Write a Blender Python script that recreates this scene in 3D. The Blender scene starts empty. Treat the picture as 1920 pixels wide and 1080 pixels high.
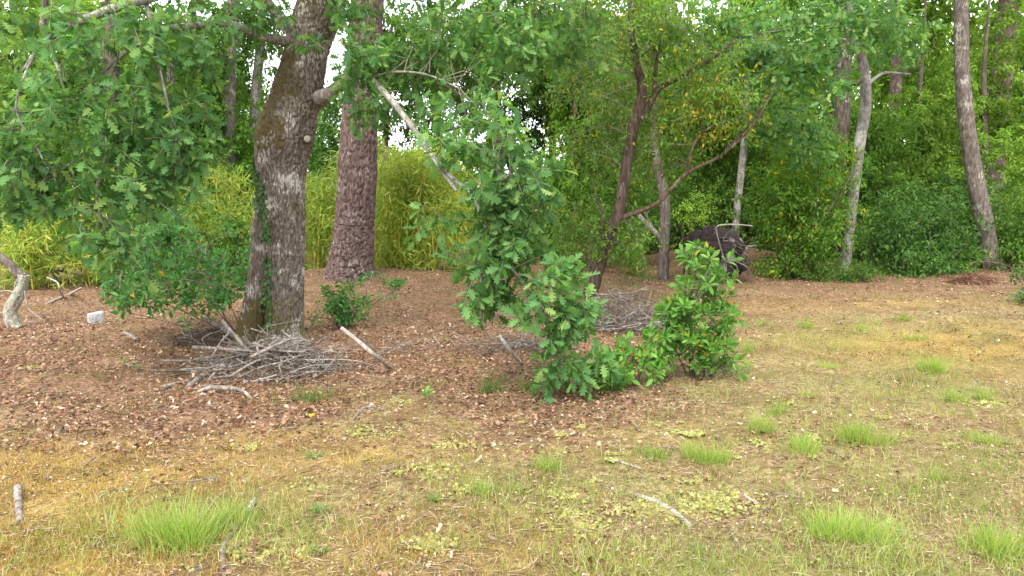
import bpy, math, random
import numpy as np
R = math.radians
rng = np.random.default_rng(7)
random.seed(7)
scene = bpy.context.scene
col = scene.collection

# ------------------------------------------------------------------ camera
CAM_H, FPX, HOR = 1.6, 1450.0, 350.0
PITCH = math.atan((540 - HOR) / FPX)
cd = bpy.data.cameras.new('camera'); cam = bpy.data.objects.new('camera', cd); col.objects.link(cam)
cam.location = (0, 0, CAM_H); cam.rotation_euler = (R(90) - PITCH, 0, 0)
cd.sensor_width = 36; cd.lens = 36 * FPX / 1920; cd.clip_start = 0.05; cd.clip_end = 2000
scene.camera = cam

# ------------------------------------------------------------------ world, sun, exposure
SUN_EL, SUN_ROT = R(50), R(200)
w = bpy.data.worlds.new('World'); scene.world = w; w.use_nodes = True
nt = w.node_tree; nt.nodes.clear()
def wn(t, **k):
    n = nt.nodes.new(t)
    for a, b in k.items(): setattr(n, a, b)
    return n
out = wn('ShaderNodeOutputWorld'); bg = wn('ShaderNodeBackground'); bg.inputs[1].default_value = 0.12
sky = wn('ShaderNodeTexSky', sky_type='NISHITA', sun_disc=False, sun_elevation=SUN_EL, sun_rotation=SUN_ROT)
tc = wn('ShaderNodeTexCoord'); mp = wn('ShaderNodeMapping'); mp.inputs['Scale'].default_value = (1.2, 1.2, 2.6)
nz = wn('ShaderNodeTexNoise'); nz.inputs['Scale'].default_value = 1.6; nz.inputs['Detail'].default_value = 7
rp = wn('ShaderNodeValToRGB'); rp.color_ramp.elements[0].position = 0.30; rp.color_ramp.elements[1].position = 0.48
rp.color_ramp.elements[0].color = (0.45, 0.45, 0.45, 1); rp.color_ramp.elements[1].color = (1, 1, 1, 1)
mx = wn('ShaderNodeMix', data_type='RGBA'); mx.inputs[7].default_value = (8.0, 8.2, 8.8, 1)      # lit cloud sheet
nt.links.new(tc.outputs['Generated'], mp.inputs[0]); nt.links.new(mp.outputs[0], nz.inputs[0])
nt.links.new(nz.outputs[0], rp.inputs[0]); nt.links.new(rp.outputs[0], mx.inputs[0])
nt.links.new(sky.outputs[0], mx.inputs[6]); nt.links.new(mx.outputs[2], bg.inputs[0]); nt.links.new(bg.outputs[0], out.inputs[0])
sd = bpy.data.lights.new('sun', 'SUN'); sd.energy = 1.5; sd.angle = R(18); sd.color = (1, 0.95, 0.86)
so = bpy.data.objects.new('sun', sd); col.objects.link(so)
_az = SUN_ROT   # direction towards the sun: (sin, cos) of the rotation
so.rotation_euler = (R(90) - SUN_EL, 0, math.pi - _az)
vs = scene.view_settings; vs.view_transform = 'Standard'; vs.look = 'None'; vs.gamma = 1; vs.exposure = 1.62
scene.display_settings.display_device = 'sRGB'
cy = scene.cycles
cy.max_bounces = 6; cy.diffuse_bounces = 4; cy.glossy_bounces = 2; cy.transmission_bounces = 3; cy.transparent_max_bounces = 4
cy.use_denoising = True
try: cy.denoiser = 'OPENIMAGEDENOISE'; cy.denoising_input_passes = 'RGB_ALBEDO_NORMAL'; cy.denoising_prefilter = 'ACCURATE'
except Exception: pass
cy.caustics_reflective = False; cy.caustics_refractive = False

# ------------------------------------------------------------------ noise and projection helpers
def _hash(i, j, k, s):
    n = (i.astype(np.int64) * 374761393 + j.astype(np.int64) * 668265263 + k.astype(np.int64) * 2147483647 + s * 1274126177) & 0xffffffff
    n = ((n ^ (n >> 13)) * 1274126177) & 0xffffffff
    return ((n ^ (n >> 16)) & 0xffff) / 65535.0
def vnoise(p, s=0):
    p = np.asarray(p, float); f = np.floor(p); u = p - f; u = u * u * (3 - 2 * u); f = f.astype(np.int64)
    r = 0
    for a in (0, 1):
        for b in (0, 1):
            for c in (0, 1):
                wgt = (u[..., 0] if a else 1 - u[..., 0]) * (u[..., 1] if b else 1 - u[..., 1]) * (u[..., 2] if c else 1 - u[..., 2])
                r = r + wgt * _hash(f[..., 0] + a, f[..., 1] + b, f[..., 2] + c, s)
    return r
def fbm(p, s=0, o=3):
    r, a, t = 0, 0.5, 0
    for k in range(o):
        r = r + a * vnoise(np.asarray(p) * 2 ** k, s + k); t += a; a *= 0.5
    return r / t
def v2(x, y, z=0.0): return np.stack([x, y, np.zeros_like(x) + z], -1)
cp, sp = math.cos(PITCH), math.sin(PITCH)
def ray(px, py):
    a, b = (px - 960) / FPX, (540 - py) / FPX
    return np.array([a, cp + b * sp, -sp + b * cp])
def P(px, py, Y):
    d = ray(px, py); return np.array([0, 0, CAM_H]) + d * (Y / d[1])
def W(px, Y): return px * Y / FPX          # width in metres of px pixels at distance Y
def gz(x, y):
    x = np.asarray(x, float); y = np.asarray(y, float)
    h = (fbm(v2(x * .35, y * .35), 11, 3) - .5) * .16 + (fbm(v2(x * 1.6, y * 1.6), 15, 2) - .5) * .05
    h = h * np.clip((y - 1) / 4, .3, 1)
    h = h + .22 * np.exp(-(((x + 2.6) / 1.6) ** 2 + ((y - 12.8) / 1.5) ** 2))
    h = h + .30 * np.exp(-(((x - 4.6) / 1.5) ** 2 + ((y - 16.8) / 1.6) ** 2))
    h = h + .08 * np.exp(-(((x + 2.5) / 1.1) ** 2 + ((y - 8.2) / 1.0) ** 2))
    return h
def G(px, py):
    d = ray(px, py); Y = 6.0; z = 0.0
    for _ in range(12):
        t = (z - CAM_H) / min(d[2], -1e-3); p = np.array([0, 0, CAM_H]) + d * t; z = float(gz(p[0], p[1]))
    p[2] = z; return p
def smooth(e0, e1, x):
    t = np.clip((x - e0) / (e1 - e0), 0, 1); return t * t * (3 - 2 * t)
def nrm(v): return v / np.maximum(np.linalg.norm(v, axis=-1, keepdims=True), 1e-9)

# ------------------------------------------------------------------ mesh helpers
class MB:
    def __init__(s): s.v = []; s.f = {}; s.n = 0
    def add(s, v, *fs):
        v = np.asarray(v, float).reshape(-1, 3); s.v.append(v)
        for f in fs:
            f = np.asarray(f, np.int64)
            if f.size: s.f.setdefault(f.shape[1], []).append(f + s.n)
        s.n += len(v); return s
    def build(s, name, m, parent=None, smooth_=True, kind=None):
        return link(name, s.mesh(name, m, parent, smooth_), parent, kind)
    def mesh(s, name, m, parent=None, smooth_=True):
        V = np.concatenate(s.v) if s.v else np.zeros((0, 3))
        if parent is not None: V = V - wloc(parent)
        me = bpy.data.meshes.new(name); me.vertices.add(len(V)); me.vertices.foreach_set('co', V.astype(np.float32).ravel())
        loops, starts, c = [], [], 0
        for k, fl in s.f.items():
            F = np.concatenate(fl); loops.append(F.ravel()); starts.append(c + np.arange(len(F)) * k); c += F.size
        if loops:
            L = np.concatenate(loops).astype(np.int32); S = np.concatenate(starts).astype(np.int32)
            me.loops.add(len(L)); me.loops.foreach_set('vertex_index', L)
            me.polygons.add(len(S)); me.polygons.foreach_set('loop_start', S)
            me.polygons.foreach_set('use_smooth', np.full(len(S), smooth_, bool))
        me.update(calc_edges=True); me.materials.append(m); return me
def wloc(o):
    l = np.zeros(3)
    while o is not None: l = l + np.array(o.location); o = o.parent
    return l
def link(name, me, parent=None, kind=None):
    o = bpy.data.objects.new(name, me); col.objects.link(o)
    if parent is not None: o.parent = parent
    if kind: o['kind'] = kind
    return o
def tag(o, label, cat, group=None, kind=None):
    o['label'] = label; o['category'] = cat
    if group: o['group'] = group
    if kind: o['kind'] = kind
    return o
def thing(name, label, cat, loc, group=None):
    o = bpy.data.objects.new(name, None); col.objects.link(o); o.location = tuple(float(a) for a in loc); o.empty_display_size = .2
    return tag(o, label, cat, group)

def catmull(P_, n):
    P_ = np.asarray(P_, float); m = len(P_)
    if m == 2: return P_[0] + (P_[1] - P_[0]) * np.linspace(0, 1, n)[:, None]
    t = np.linspace(0, m - 1, n); i = np.minimum(t.astype(int), m - 2); u = (t - i)[:, None]
    g = lambda k: P_[np.clip(k, 0, m - 1)]
    a, b, c, d = g(i - 1), g(i), g(i + 1), g(i + 2)
    return .5 * (2 * b + (c - a) * u + (2 * a - 5 * b + 4 * c - d) * u * u + (3 * b - a - 3 * c + d) * u ** 3)
def tube(mb, pts, rad, n=None, sides=6, rfun=None, cap=True):
    """tapered tube; rfun(angle, s(0..1), pos) returns a radius multiplier / offset"""
    pts = np.asarray(pts, float); rad = np.asarray(rad, float)
    if n is None: n = max(2, 3 * (len(pts) - 1) + 1)
    q = catmull(np.column_stack([pts, rad]), n); c = q[:, :3]; r = np.maximum(q[:, 3], 5e-4)
    T = nrm(np.gradient(c, axis=0))
    up = np.array([0, 0, 1.0]) if abs(T[0, 2]) < .9 else np.array([0, 1.0, 0])
    U = np.zeros_like(T); u = nrm(np.cross(up, T[0]))
    for k in range(n):
        u = nrm(u - T[k] * np.dot(u, T[k])); U[k] = u
    Vv = np.cross(T, U)
    a = np.arange(sides) / sides * 2 * math.pi
    dirs = U[:, None] * np.cos(a)[None, :, None] + Vv[:, None] * np.sin(a)[None, :, None]
    rr = np.repeat(r[:, None], sides, 1)
    if rfun is not None: rr = rfun(a[None, :] + 0 * rr, np.linspace(0, 1, n)[:, None] + 0 * rr, c[:, None] + dirs * rr[..., None], rr)
    v = (c[:, None] + dirs * rr[..., None]).reshape(-1, 3)
    i, j = np.meshgrid(np.arange(n - 1), np.arange(sides), indexing='ij'); j2 = (j + 1) % sides
    quads = np.stack([i * sides + j, i * sides + j2, (i + 1) * sides + j2, (i + 1) * sides + j], -1).reshape(-1, 4)
    fs = [quads]
    if cap:
        v = np.vstack([v, c[:1], c[-1:]]); k0 = n * sides; jj = np.arange(sides); b = (n - 1) * sides
        fs.append(np.vstack([np.stack([(jj + 1) % sides, jj, 0 * jj + k0], -1), np.stack([b + jj, b + (jj + 1) % sides, 0 * jj + k0 + 1], -1)]))
    mb.add(v, *fs); return mb

# leaf templates: (verts, triangles), length 1 along +x, blade normal +z
def oak_leaf(lob, curl, fold):
    t = np.array([0, .10, .24, .31, .46, .53, .69, .76, .90, 1.0])
    w_ = np.array([.012, .03, .19, .065, .31, .085, .34, .11, .19, .0]) * lob
    z = -curl * t ** 2
    mid = np.column_stack([t, 0 * t, z]); k = len(t)
    sh = np.array([0, 0, .08, 0, .09, -.01, .09, -.01, .04, 0])
    l = np.column_stack([t + sh, w_, z + fold * w_]); r = np.column_stack([t + sh * .8, -w_ * .95, z + fold * w_])
    v = np.vstack([mid, l, r]); f = []
    for i in range(k - 1):
        if i == k - 2: f += [(i, i + 1, k + i), (i, 2 * k + i, i + 1)]
        else: f += [(i, i + 1, k + i + 1), (i, k + i + 1, k + i), (i, 2 * k + i, 2 * k + i + 1), (i, 2 * k + i + 1, i + 1)]
    return v, np.array(f)
def oak_leaf_lo(lob, curl, fold):
    t = np.array([0, .30, .50, .76, 1.0]); w_ = np.array([.012, .23, .11, .30, 0]) * lob; z = -curl * t ** 2; k = 5; sh = np.array([0, .05, 0, .05, 0])
    v = np.vstack([np.column_stack([t, 0 * t, z]), np.column_stack([t + sh, w_, z + fold * w_]), np.column_stack([t + sh, -w_, z + fold * w_])]); f = []
    for i in range(k - 1):
        if i == k - 2: f += [(i, i + 1, k + i), (i, 2 * k + i, i + 1)]
        else: f += [(i, i + 1, k + i + 1), (i, k + i + 1, k + i), (i, 2 * k + i, 2 * k + i + 1), (i, 2 * k + i + 1, i + 1)]
    return v, np.array(f)
def ellip_leaf(wd, curl, fold, segs=4, pk=.55):
    t = np.linspace(0, 1, segs + 1)
    w_ = wd * .5 * np.sin(np.pi * t ** (math.log(.5) / math.log(pk)))
    z = -curl * t ** 2; k = segs + 1
    v = np.vstack([np.column_stack([t, 0 * t, z]), np.column_stack([t, w_, z + fold * w_]), np.column_stack([t, -w_, z + fold * w_])]); f = []
    for i in range(segs):
        if i > 0: f += [(i, i + 1, k + i + 1), (i, k + i + 1, k + i), (i, 2 * k + i, 2 * k + i + 1), (i, 2 * k + i + 1, i + 1)]
        else: f += [(0, 1, k + 1), (0, 2 * k + 1, 1)]
    if True:   # the tip column collapses: drop degenerate triangles
        f = [q for q in f if not (k + segs in q and segs in q and (q[0] == segs - 1) and q[1] == segs and q[2] == k + segs) and not (2 * k + segs in q and q[1] == 2 * k + segs and q[2] == segs)]
    return v, np.array(f)
def rhomb_leaf(wd, curl):
    v = np.array([[0, 0, 0], [.45, wd / 2, wd * .12], [1, 0, -curl], [.55, -wd / 2, wd * .12]]); return v, np.array([[0, 2, 1], [0, 3, 2]])
OAK = [oak_leaf(1.0, .15, .35), oak_leaf(1.15, .32, .15), oak_leaf(.9, .05, .5), oak_leaf(1.05, -.1, .3)]
ARB = [ellip_leaf(.40, .12, .35), ellip_leaf(.44, .25, .2), ellip_leaf(.36, .0, .5)]
ELL = [ellip_leaf(.5, .15, .3, 2), ellip_leaf(.42, .3, .2, 2)]
BAM = [ellip_leaf(.14, .15, .3, 2, .35), ellip_leaf(.12, .32, .2, 2, .35)]
RHO = [rhomb_leaf(.6, .2), rhomb_leaf(.5, .4)]
DRY = [oak_leaf_lo(.9, .25, .9), oak_leaf_lo(1.0, -.4, .6), oak_leaf_lo(.8, .5, .3)]
OAKM = [oak_leaf_lo(1.0, .15, .3), oak_leaf_lo(1.1, .3, .15), oak_leaf_lo(.9, -.1, .4)]
ARBM = [ellip_leaf(.42, .15, .3, 2), ellip_leaf(.38, .28, .2, 2)]
DRYS = [rhomb_leaf(.6, .3), rhomb_leaf(.5, -.25), rhomb_leaf(.75, .1)]
IVY = [ellip_leaf(.95, .1, .2, 3, .35)]

def leaf_frames(d, n):
    d = nrm(d); n = nrm(n - d * (n * d).sum(-1, keepdims=True)); y = np.cross(n, d); return np.stack([d, y, n], -1)   # columns
def add_leaves(mb, pos, fr, size, tmpl):
    ch = np.arange(len(pos)) % len(tmpl)
    for k, (tv, tf) in enumerate(tmpl):
        s = ch == k
        if not s.any(): continue
        v = np.einsum('nij,vj->nvi', fr[s] * size[s][:, None, None], tv) + pos[s][:, None]
        m = len(v); f = (tf[None] + (np.arange(m) * len(tv))[:, None, None]).reshape(-1, 3)
        mb.add(v.reshape(-1, 3), f)
_tm = {}
def leaf_objects(pos, fr, size, tmpl, m, parent, name='leaf'):
    """single leaves as parts; alike leaves share one mesh"""
    key = (id(tmpl), m.name, name)
    if key not in _tm: _tm[key] = [MB().add(tv, tf).mesh(name, m) for tv, tf in tmpl]
    base = np.array(parent.location)
    from mathutils import Matrix
    for i in range(len(pos)):
        o = bpy.data.objects.new(name, _tm[key][i % len(tmpl)]); col.objects.link(o); o.parent = parent
        M = np.eye(4); M[:3, :3] = fr[i] * size[i]; M[:3, 3] = pos[i] - base; o.matrix_basis = Matrix(M.tolist())

def blob_world(b):
    px, py, Y, rx, ry = b[:5]; c = P(px, py, Y); ax = W(rx, Y); az = W(ry, Y)
    return c, np.array([ax, b[5] if len(b) > 5 and b[5] else (ax + az) * .55, az]), (b[6] if len(b) > 6 else 1.0)
def sprig_field(blobs, leaf, lps, lai, areak=.30, gap=.38, gscale=1.7, droop=.3, outw=.8, seed=0, zmin=.05):
    """centres and axes of leafy shoots, uneven through the crown's volume"""
    C, A = [], []
    for k, b in enumerate(blobs):
        c, r, mul = blob_world(b) if not isinstance(b, dict) else (b['c'], b['r'], b.get('m', 1.0))
        n = int(lai * mul * math.pi * r[0] * r[2] / (areak * leaf * leaf) / lps) + 1
        p = nrm(rng.normal(size=(n * 3, 3))) * (rng.random((n * 3, 1)) ** .45)
        wob = .75 + .5 * vnoise(p * 2.3 + k * 7.1, seed + 3)
        q = c + p * r * wob[:, None]
        dens = fbm(q * gscale + seed * 3.3, seed, 2)
        ok = np.where((dens > gap) & (q[:, 2] > zmin))[0][:n]
        q = q[ok]; a = nrm(p[ok] * outw + rng.normal(size=(len(ok), 3)) * .5 + np.array([0, 0, -droop]))
        C.append(q); A.append(a)
    return np.concatenate(C), np.concatenate(A)
def shoot_leaves(C, A, length, lps, leaf, var=.3, droop=.25, upb=1.2, along=.5, nj=.55):
    S = len(C); t = np.linspace(1 - along * 2 if along < .5 else .1, 1, lps)[None] * np.ones((S, 1)) + rng.normal(size=(S, lps)) * .05
    ref = np.where(np.abs(A[:, 2:3]) < .9, np.array([[0, 0, 1.0]]), np.array([[1.0, 0, 0]])); U = nrm(np.cross(ref, A)); V = np.cross(A, U)
    ph = np.arange(lps)[None] * 2.4 + rng.random((S, 1)) * 6.28 + rng.normal(size=(S, lps)) * .3
    rad = U[:, None] * np.cos(ph)[..., None] + V[:, None] * np.sin(ph)[..., None]
    curve = np.array([0, 0, -1.0]) * (length * .25 * t ** 2)[..., None]
    pos = C[:, None] + A[:, None] * (length * t)[..., None] + curve
    d = A[:, None] * (.35 + .5 * np.clip(t, 0, 1) ** 3)[..., None] + rad * .9 + np.array([0, 0, -droop]) + rng.normal(size=pos.shape) * .15
    n = np.array([0, 0, upb]) + rng.normal(size=pos.shape) * nj + A[:, None] * .3
    sz = leaf * (1 + var * rng.normal(size=(S, lps)).clip(-1.6, 1.6))
    pos = pos + rad * .01
    return pos.reshape(-1, 3), leaf_frames(d.reshape(-1, 3), n.reshape(-1, 3)), sz.ravel()
def add_twigs(mb, C, A, length, r0=.003):
    S = len(C); t = np.array([-.35, .4, 1.0]); rr = np.array([1.0, .8, .45]) * r0
    U = nrm(np.cross(A, np.array([.3, .2, 1.0]))); V = np.cross(A, U)
    pts = C[:, None] + A[:, None] * (t * length)[None, :, None] + np.array([0, 0, -1.0]) * (length * .25 * np.clip(t, 0, 1) ** 2)[None, :, None]
    a = np.arange(3) * 2.0944
    ring = U[:, None] * np.cos(a)[None, :, None] + V[:, None] * np.sin(a)[None, :, None]
    v = pts[:, :, None] + ring[:, None] * rr[None, :, None, None]
    f = []
    for i in range(2):
        for j in range(3): f.append((i * 3 + j, i * 3 + (j + 1) % 3, (i + 1) * 3 + (j + 1) % 3, (i + 1) * 3 + j))
    f = np.array(f)[None] + (np.arange(S) * 9)[:, None, None]
    mb.add(v.reshape(-1, 3), f.reshape(-1, 4))
def add_short(mb, base, h, wd, lean):
    N = len(base); az = rng.random(N) * 6.28; sd_ = np.column_stack([np.cos(az), np.sin(az), 0 * az]) * wd[:, None] * .5
    mid = base + np.array([0, 0, .55]) * h[:, None] + lean * (h * .25)[:, None]; tip = base + np.array([0, 0, .85]) * h[:, None] + lean * (h * .8)[:, None]
    v = np.stack([base - sd_, base + sd_, mid + sd_ * .8, mid - sd_ * .8, tip], 1); o = (np.arange(N) * 5)[:, None, None]
    mb.add(v.reshape(-1, 3), (np.array([[0, 1, 2, 3]])[None] + o).reshape(-1, 4), (np.array([[3, 2, 4]])[None] + o).reshape(-1, 3))
def add_blades(mb, base, h, wd, lean, bend=.5):
    """grass blades: tapering strips of three joints"""
    N = len(base); az = rng.random(N) * 6.28; side = np.column_stack([np.cos(az), np.sin(az), 0 * az])
    t = np.array([0, .4, .75, 1.0]); ww = np.array([1, .85, .5, 0])
    pts = base[:, None] + np.array([0, 0, 1.0]) * (h[:, None] * (t - .25 * bend * t ** 2))[..., None] + lean[:, None] * (h[:, None] * (.35 * t + bend * t ** 2))[..., None]
    l = pts[:, :3] + side[:, None] * (wd[:, None] * ww[:3])[..., None] * .5; r = pts[:, :3] - side[:, None] * (wd[:, None] * ww[:3])[..., None] * .5
    v = np.concatenate([l, r, pts[:, 3:]], 1)   # 7 verts
    q = np.array([[0, 3, 4, 1], [1, 4, 5, 2]]); tr = np.array([[2, 5, 6]]); o = (np.arange(N) * 7)[:, None, None]
    mb.add(v.reshape(-1, 3), (q[None] + o).reshape(-1, 4), (tr[None] + o).reshape(-1, 3))

# ------------------------------------------------------------------ materials
def new_mat(name):
    m = bpy.data.materials.new(name); m.use_nodes = True; t = m.node_tree; t.nodes.clear()
    o = t.nodes.new('ShaderNodeOutputMaterial'); b = t.nodes.new('ShaderNodeBsdfPrincipled'); t.links.new(b.outputs[0], o.inputs[0])
    return m, t, b, o
def node(t, ty, ins=None, **k):
    n = t.nodes.new(ty)
    for a, b in k.items(): setattr(n, a, b)
    for a, b in (ins or {}).items():
        if hasattr(b, 'is_output'): t.links.new(b, n.inputs[a])
        else: n.inputs[a].default_value = b
    return n
def ramp(t, fac, stops):
    n = t.nodes.new('ShaderNodeValToRGB'); cr = n.color_ramp
    while len(cr.elements) < len(stops): cr.elements.new(.5)
    for e, (p, c) in zip(cr.elements, stops): e.position = p; e.color = (*c, 1) if len(c) == 3 else c
    t.links.new(fac, n.inputs[0]); return n.outputs[0]
def mixc(t, fac, a, b, mode='MIX'):
    n = node(t, 'ShaderNodeMix', data_type='RGBA', blend_type=mode)
    for i, s in ((0, fac), (6, a), (7, b)):
        if hasattr(s, 'is_output'): t.links.new(s, n.inputs[i])
        else: n.inputs[i].default_value = s if i == 0 else ((*s, 1) if len(s) == 3 else s)
    return n.outputs[2]
def noise(t, vec, sc, det=4, rough=.55, dim='3D'):
    return node(t, 'ShaderNodeTexNoise', {'Vector': vec, 'Scale': sc, 'Detail': det, 'Roughness': rough}).outputs[0]
def maprange(t, x, a, b, c=0, d=1):
    return node(t, 'ShaderNodeMapRange', {0: x, 1: a, 2: b, 3: c, 4: d}).outputs[0]
def leaf_mat(name, stops, trans=.35, rough=.5, big=.35, spec=.4, tr_tint=(1.25, 1.3, .55)):
    m, t, b, o = new_mat(name)
    g = node(t, 'ShaderNodeNewGeometry'); oi = node(t, 'ShaderNodeObjectInfo')
    s = node(t, 'ShaderNodeMath', {0: g.outputs['Random Per Island'], 1: oi.outputs['Random']}, operation='ADD')
    fr = node(t, 'ShaderNodeMath', {0: s.outputs[0]}, operation='FRACT')
    c = ramp(t, fr.outputs[0], stops)
    n = noise(t, g.outputs['Position'], .9, 3)
    v = maprange(t, n, .3, .7, 1 - big, 1 + big)
    hs = node(t, 'ShaderNodeHueSaturation', {'Value': v, 'Color': c})
    vn = noise(t, g.outputs['Position'], 60, 2); cc = mixc(t, maprange(t, vn, .35, .7, 0, .22), hs.outputs[0], (.02, .035, .01))
    t.links.new(cc, b.inputs['Base Color']); b.inputs['Roughness'].default_value = rough
    b.inputs['Specular IOR Level'].default_value = spec
    tr = node(t, 'ShaderNodeBsdfTranslucent', {'Color': mixc(t, 1.0, cc, tr_tint, 'MULTIPLY')})
    mxs = node(t, 'ShaderNodeMixShader', {0: trans, 1: b.outputs[0], 2: tr.outputs[0]}); t.links.new(mxs.outputs[0], o.inputs[0])
    return m
def bark_mat(name, dark, mid, light, stretch=.22, sc=14, lichen=0.0, lich_c=(.55, .54, .48), moss=0.0, moss_c=(.10, .075, .02), mosslow=None, bump=.6, spots=()):
    m, t, b, o = new_mat(name)
    tcn = node(t, 'ShaderNodeTexCoord'); mpn = node(t, 'ShaderNodeMapping', {0: tcn.outputs['Object'], 'Scale': (1, 1, stretch)})
    n1 = noise(t, mpn.outputs[0], sc, 6, .65); n2 = noise(t, tcn.outputs['Object'], 3, 3); n3 = noise(t, mpn.outputs[0], sc * 3.2, 4, .6)
    c = ramp(t, n1, [(.34, dark), (.49, mid), (.64, light)])
    c = mixc(t, maprange(t, n2, .35, .65, 0, .45), c, tuple(x * .62 for x in mid))
    if moss:
        mk = noise(t, tcn.outputs['Object'], 1.7, 4); f = maprange(t, mk, .64 - moss * .3, .74 - moss * .3)
        f2 = node(t, 'ShaderNodeMath', {0: f, 1: maprange(t, n3, .3, .6, .3, 1)}, operation='MULTIPLY').outputs[0]
        c = mixc(t, f2, c, moss_c)
    if mosslow:
        sx = node(t, 'ShaderNodeSeparateXYZ', {0: tcn.outputs['Object']}).outputs[2]
        ad = node(t, 'ShaderNodeMath', {0: sx, 1: maprange(t, n2, .3, .7, -.25, .25)}, operation='ADD').outputs[0]
        f = node(t, 'ShaderNodeMath', {0: maprange(t, ad, mosslow * 1.1, mosslow * .3), 1: maprange(t, n3, .3, .6, .3, .95)}, operation='MULTIPLY').outputs[0]
        c = mixc(t, f, c, (.13, .115, .03))
    for (sx_, sy_, sz_, sr_) in spots:
        ds = node(t, 'ShaderNodeVectorMath', {0: tcn.outputs['Object'], 1: (sx_, sy_, sz_)}, operation='DISTANCE').outputs['Value']
        ds = node(t, 'ShaderNodeMath', {0: ds, 1: maprange(t, noise(t, tcn.outputs['Object'], 7, 4), .3, .7, -.16, .16)}, operation='ADD').outputs[0]
        f = node(t, 'ShaderNodeMath', {0: maprange(t, ds, sr_, sr_ * .55), 1: maprange(t, n3, .3, .55, .45, .95)}, operation='MULTIPLY').outputs[0]; c = mixc(t, f, c, moss_c)
    if lichen:
        a = noise(t, tcn.outputs['Object'], 3.5, 3); bb = noise(t, mpn.outputs[0], 55, 5, .7)
        s_ = node(t, 'ShaderNodeMath', {0: a, 1: bb}, operation='ADD').outputs[0]
        f = maprange(t, s_, 1.22 - lichen * .35, 1.34 - lichen * .35, 0, .85)
        c = mixc(t, f, c, lich_c)
    t.links.new(c, b.inputs['Base Color']); b.inputs['Roughness'].default_value = .92; b.inputs['Specular IOR Level'].default_value = .15
    bm = node(t, 'ShaderNodeBump', {'Strength': bump, 'Distance': .02, 'Height': n1}); bm2 = node(t, 'ShaderNodeBump', {'Strength': bump * .7, 'Distance': .008, 'Height': n3, 'Normal': bm.outputs[0]})
    t.links.new(bm2.outputs[0], b.inputs['Normal']); return m
def plain_var(name, stops, rough=.9, sc=20, trans=0.0, spec=.2):
    m, t, b, o = new_mat(name)
    g = node(t, 'ShaderNodeNewGeometry'); oi = node(t, 'ShaderNodeObjectInfo')
    s = node(t, 'ShaderNodeMath', {0: g.outputs['Random Per Island'], 1: oi.outputs['Random']}, operation='ADD')
    fr = node(t, 'ShaderNodeMath', {0: s.outputs[0]}, operation='FRACT')
    c = ramp(t, fr.outputs[0], stops); n = noise(t, g.outputs['Position'], sc, 4)
    hs = node(t, 'ShaderNodeHueSaturation', {'Value': maprange(t, n, .3, .7, .7, 1.3), 'Color': c})
    t.links.new(hs.outputs[0], b.inputs['Base Color']); b.inputs['Roughness'].default_value = rough; b.inputs['Specular IOR Level'].default_value = spec
    if trans:
        tr = node(t, 'ShaderNodeBsdfTranslucent', {'Color': hs.outputs[0]})
        mxs = node(t, 'ShaderNodeMixShader', {0: trans, 1: b.outputs[0], 2: tr.outputs[0]}); t.links.new(mxs.outputs[0], o.inputs[0])
    return m
M = {}
M['oak_leaf'] = leaf_mat('oak_leaf', [(0, (.075, .175, .062)), (.35, (.11, .245, .078)), (.7, (.15, .31, .095)), (.88, (.21, .365, .105)), (1, (.30, .42, .13))], .46, .6, .3, .12)
M['oak_far'] = leaf_mat('oak_leaf_far', [(0, (.08, .165, .045)), (.5, (.13, .24, .06)), (1, (.20, .33, .08))], .48, .65, .4, .08)
M['arb_leaf'] = leaf_mat('arbutus_leaf', [(0, (0.078, 0.203, 0.031)), (.5, (0.133, 0.312, 0.047)), (.94, (0.203, 0.421, 0.070)), (.97, (0.234, 0.437, 0.078)), (.985, (0.550, 0.330, 0.020)), (1, (0.500, 0.280, 0.020))], .36, .5, .2, .25)
M['arb_dark'] = leaf_mat('arbutus_leaf_dark', [(0, (0.051, 0.169, 0.043)), (.5, (0.085, 0.246, 0.060)), (.97, (0.135, 0.321, 0.068)), (.985, (0.500, 0.330, 0.020)), (1, (0.500, 0.260, 0.020))], .36, .5, .25, .25)
M['arb_tree'] = leaf_mat('arbutus_tree_leaf', [(0, (.08, .185, .025)), (.5, (.13, .26, .036)), (.94, (.185, .33, .045)), (.965, (.40, .36, .02)), (1, (.55, .42, .02))], .44, .6, .35, .15)
M['arb_yel'] = leaf_mat('arbutus_yellow_leaf', [(0, (.07, .14, .018)), (.7, (.13, .20, .025)), (.8, (.35, .29, .02)), (1, (.55, .32, .02))], .4)
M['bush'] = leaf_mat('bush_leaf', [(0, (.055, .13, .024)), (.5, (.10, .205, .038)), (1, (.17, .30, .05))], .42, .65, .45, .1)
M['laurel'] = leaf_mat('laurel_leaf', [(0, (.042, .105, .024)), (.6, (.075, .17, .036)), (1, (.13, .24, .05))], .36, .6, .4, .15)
M['bright'] = leaf_mat('bright_shrub_leaf', [(0, (.20, .36, .035)), (1, (.34, .50, .06))], .45)
M['bamboo'] = leaf_mat('bamboo_leaf', [(0, (.20, .34, .04)), (.4, (.32, .455, .06)), (.8, (.46, .54, .08)), (1, (.65, .60, .12))], .5, .5, .3, .4, (1.05, 1.05, .7))
M['bamboo_g'] = leaf_mat('bamboo_leaf_green', [(0, (.18, .31, .04)), (.5, (.29, .42, .06)), (1, (.46, .52, .09))], .5, .5, .3, .4, (1.05, 1.05, .7))
M['far'] = leaf_mat('far_leaf', [(0, (.10, .195, .035)), (.5, (.165, .285, .05)), (1, (.26, .38, .08))], .48, .7, .45, .06)
M['ivy'] = leaf_mat('ivy_leaf', [(0, (.035, .10, .02)), (1, (.09, .19, .04))], .25, .5)
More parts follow.
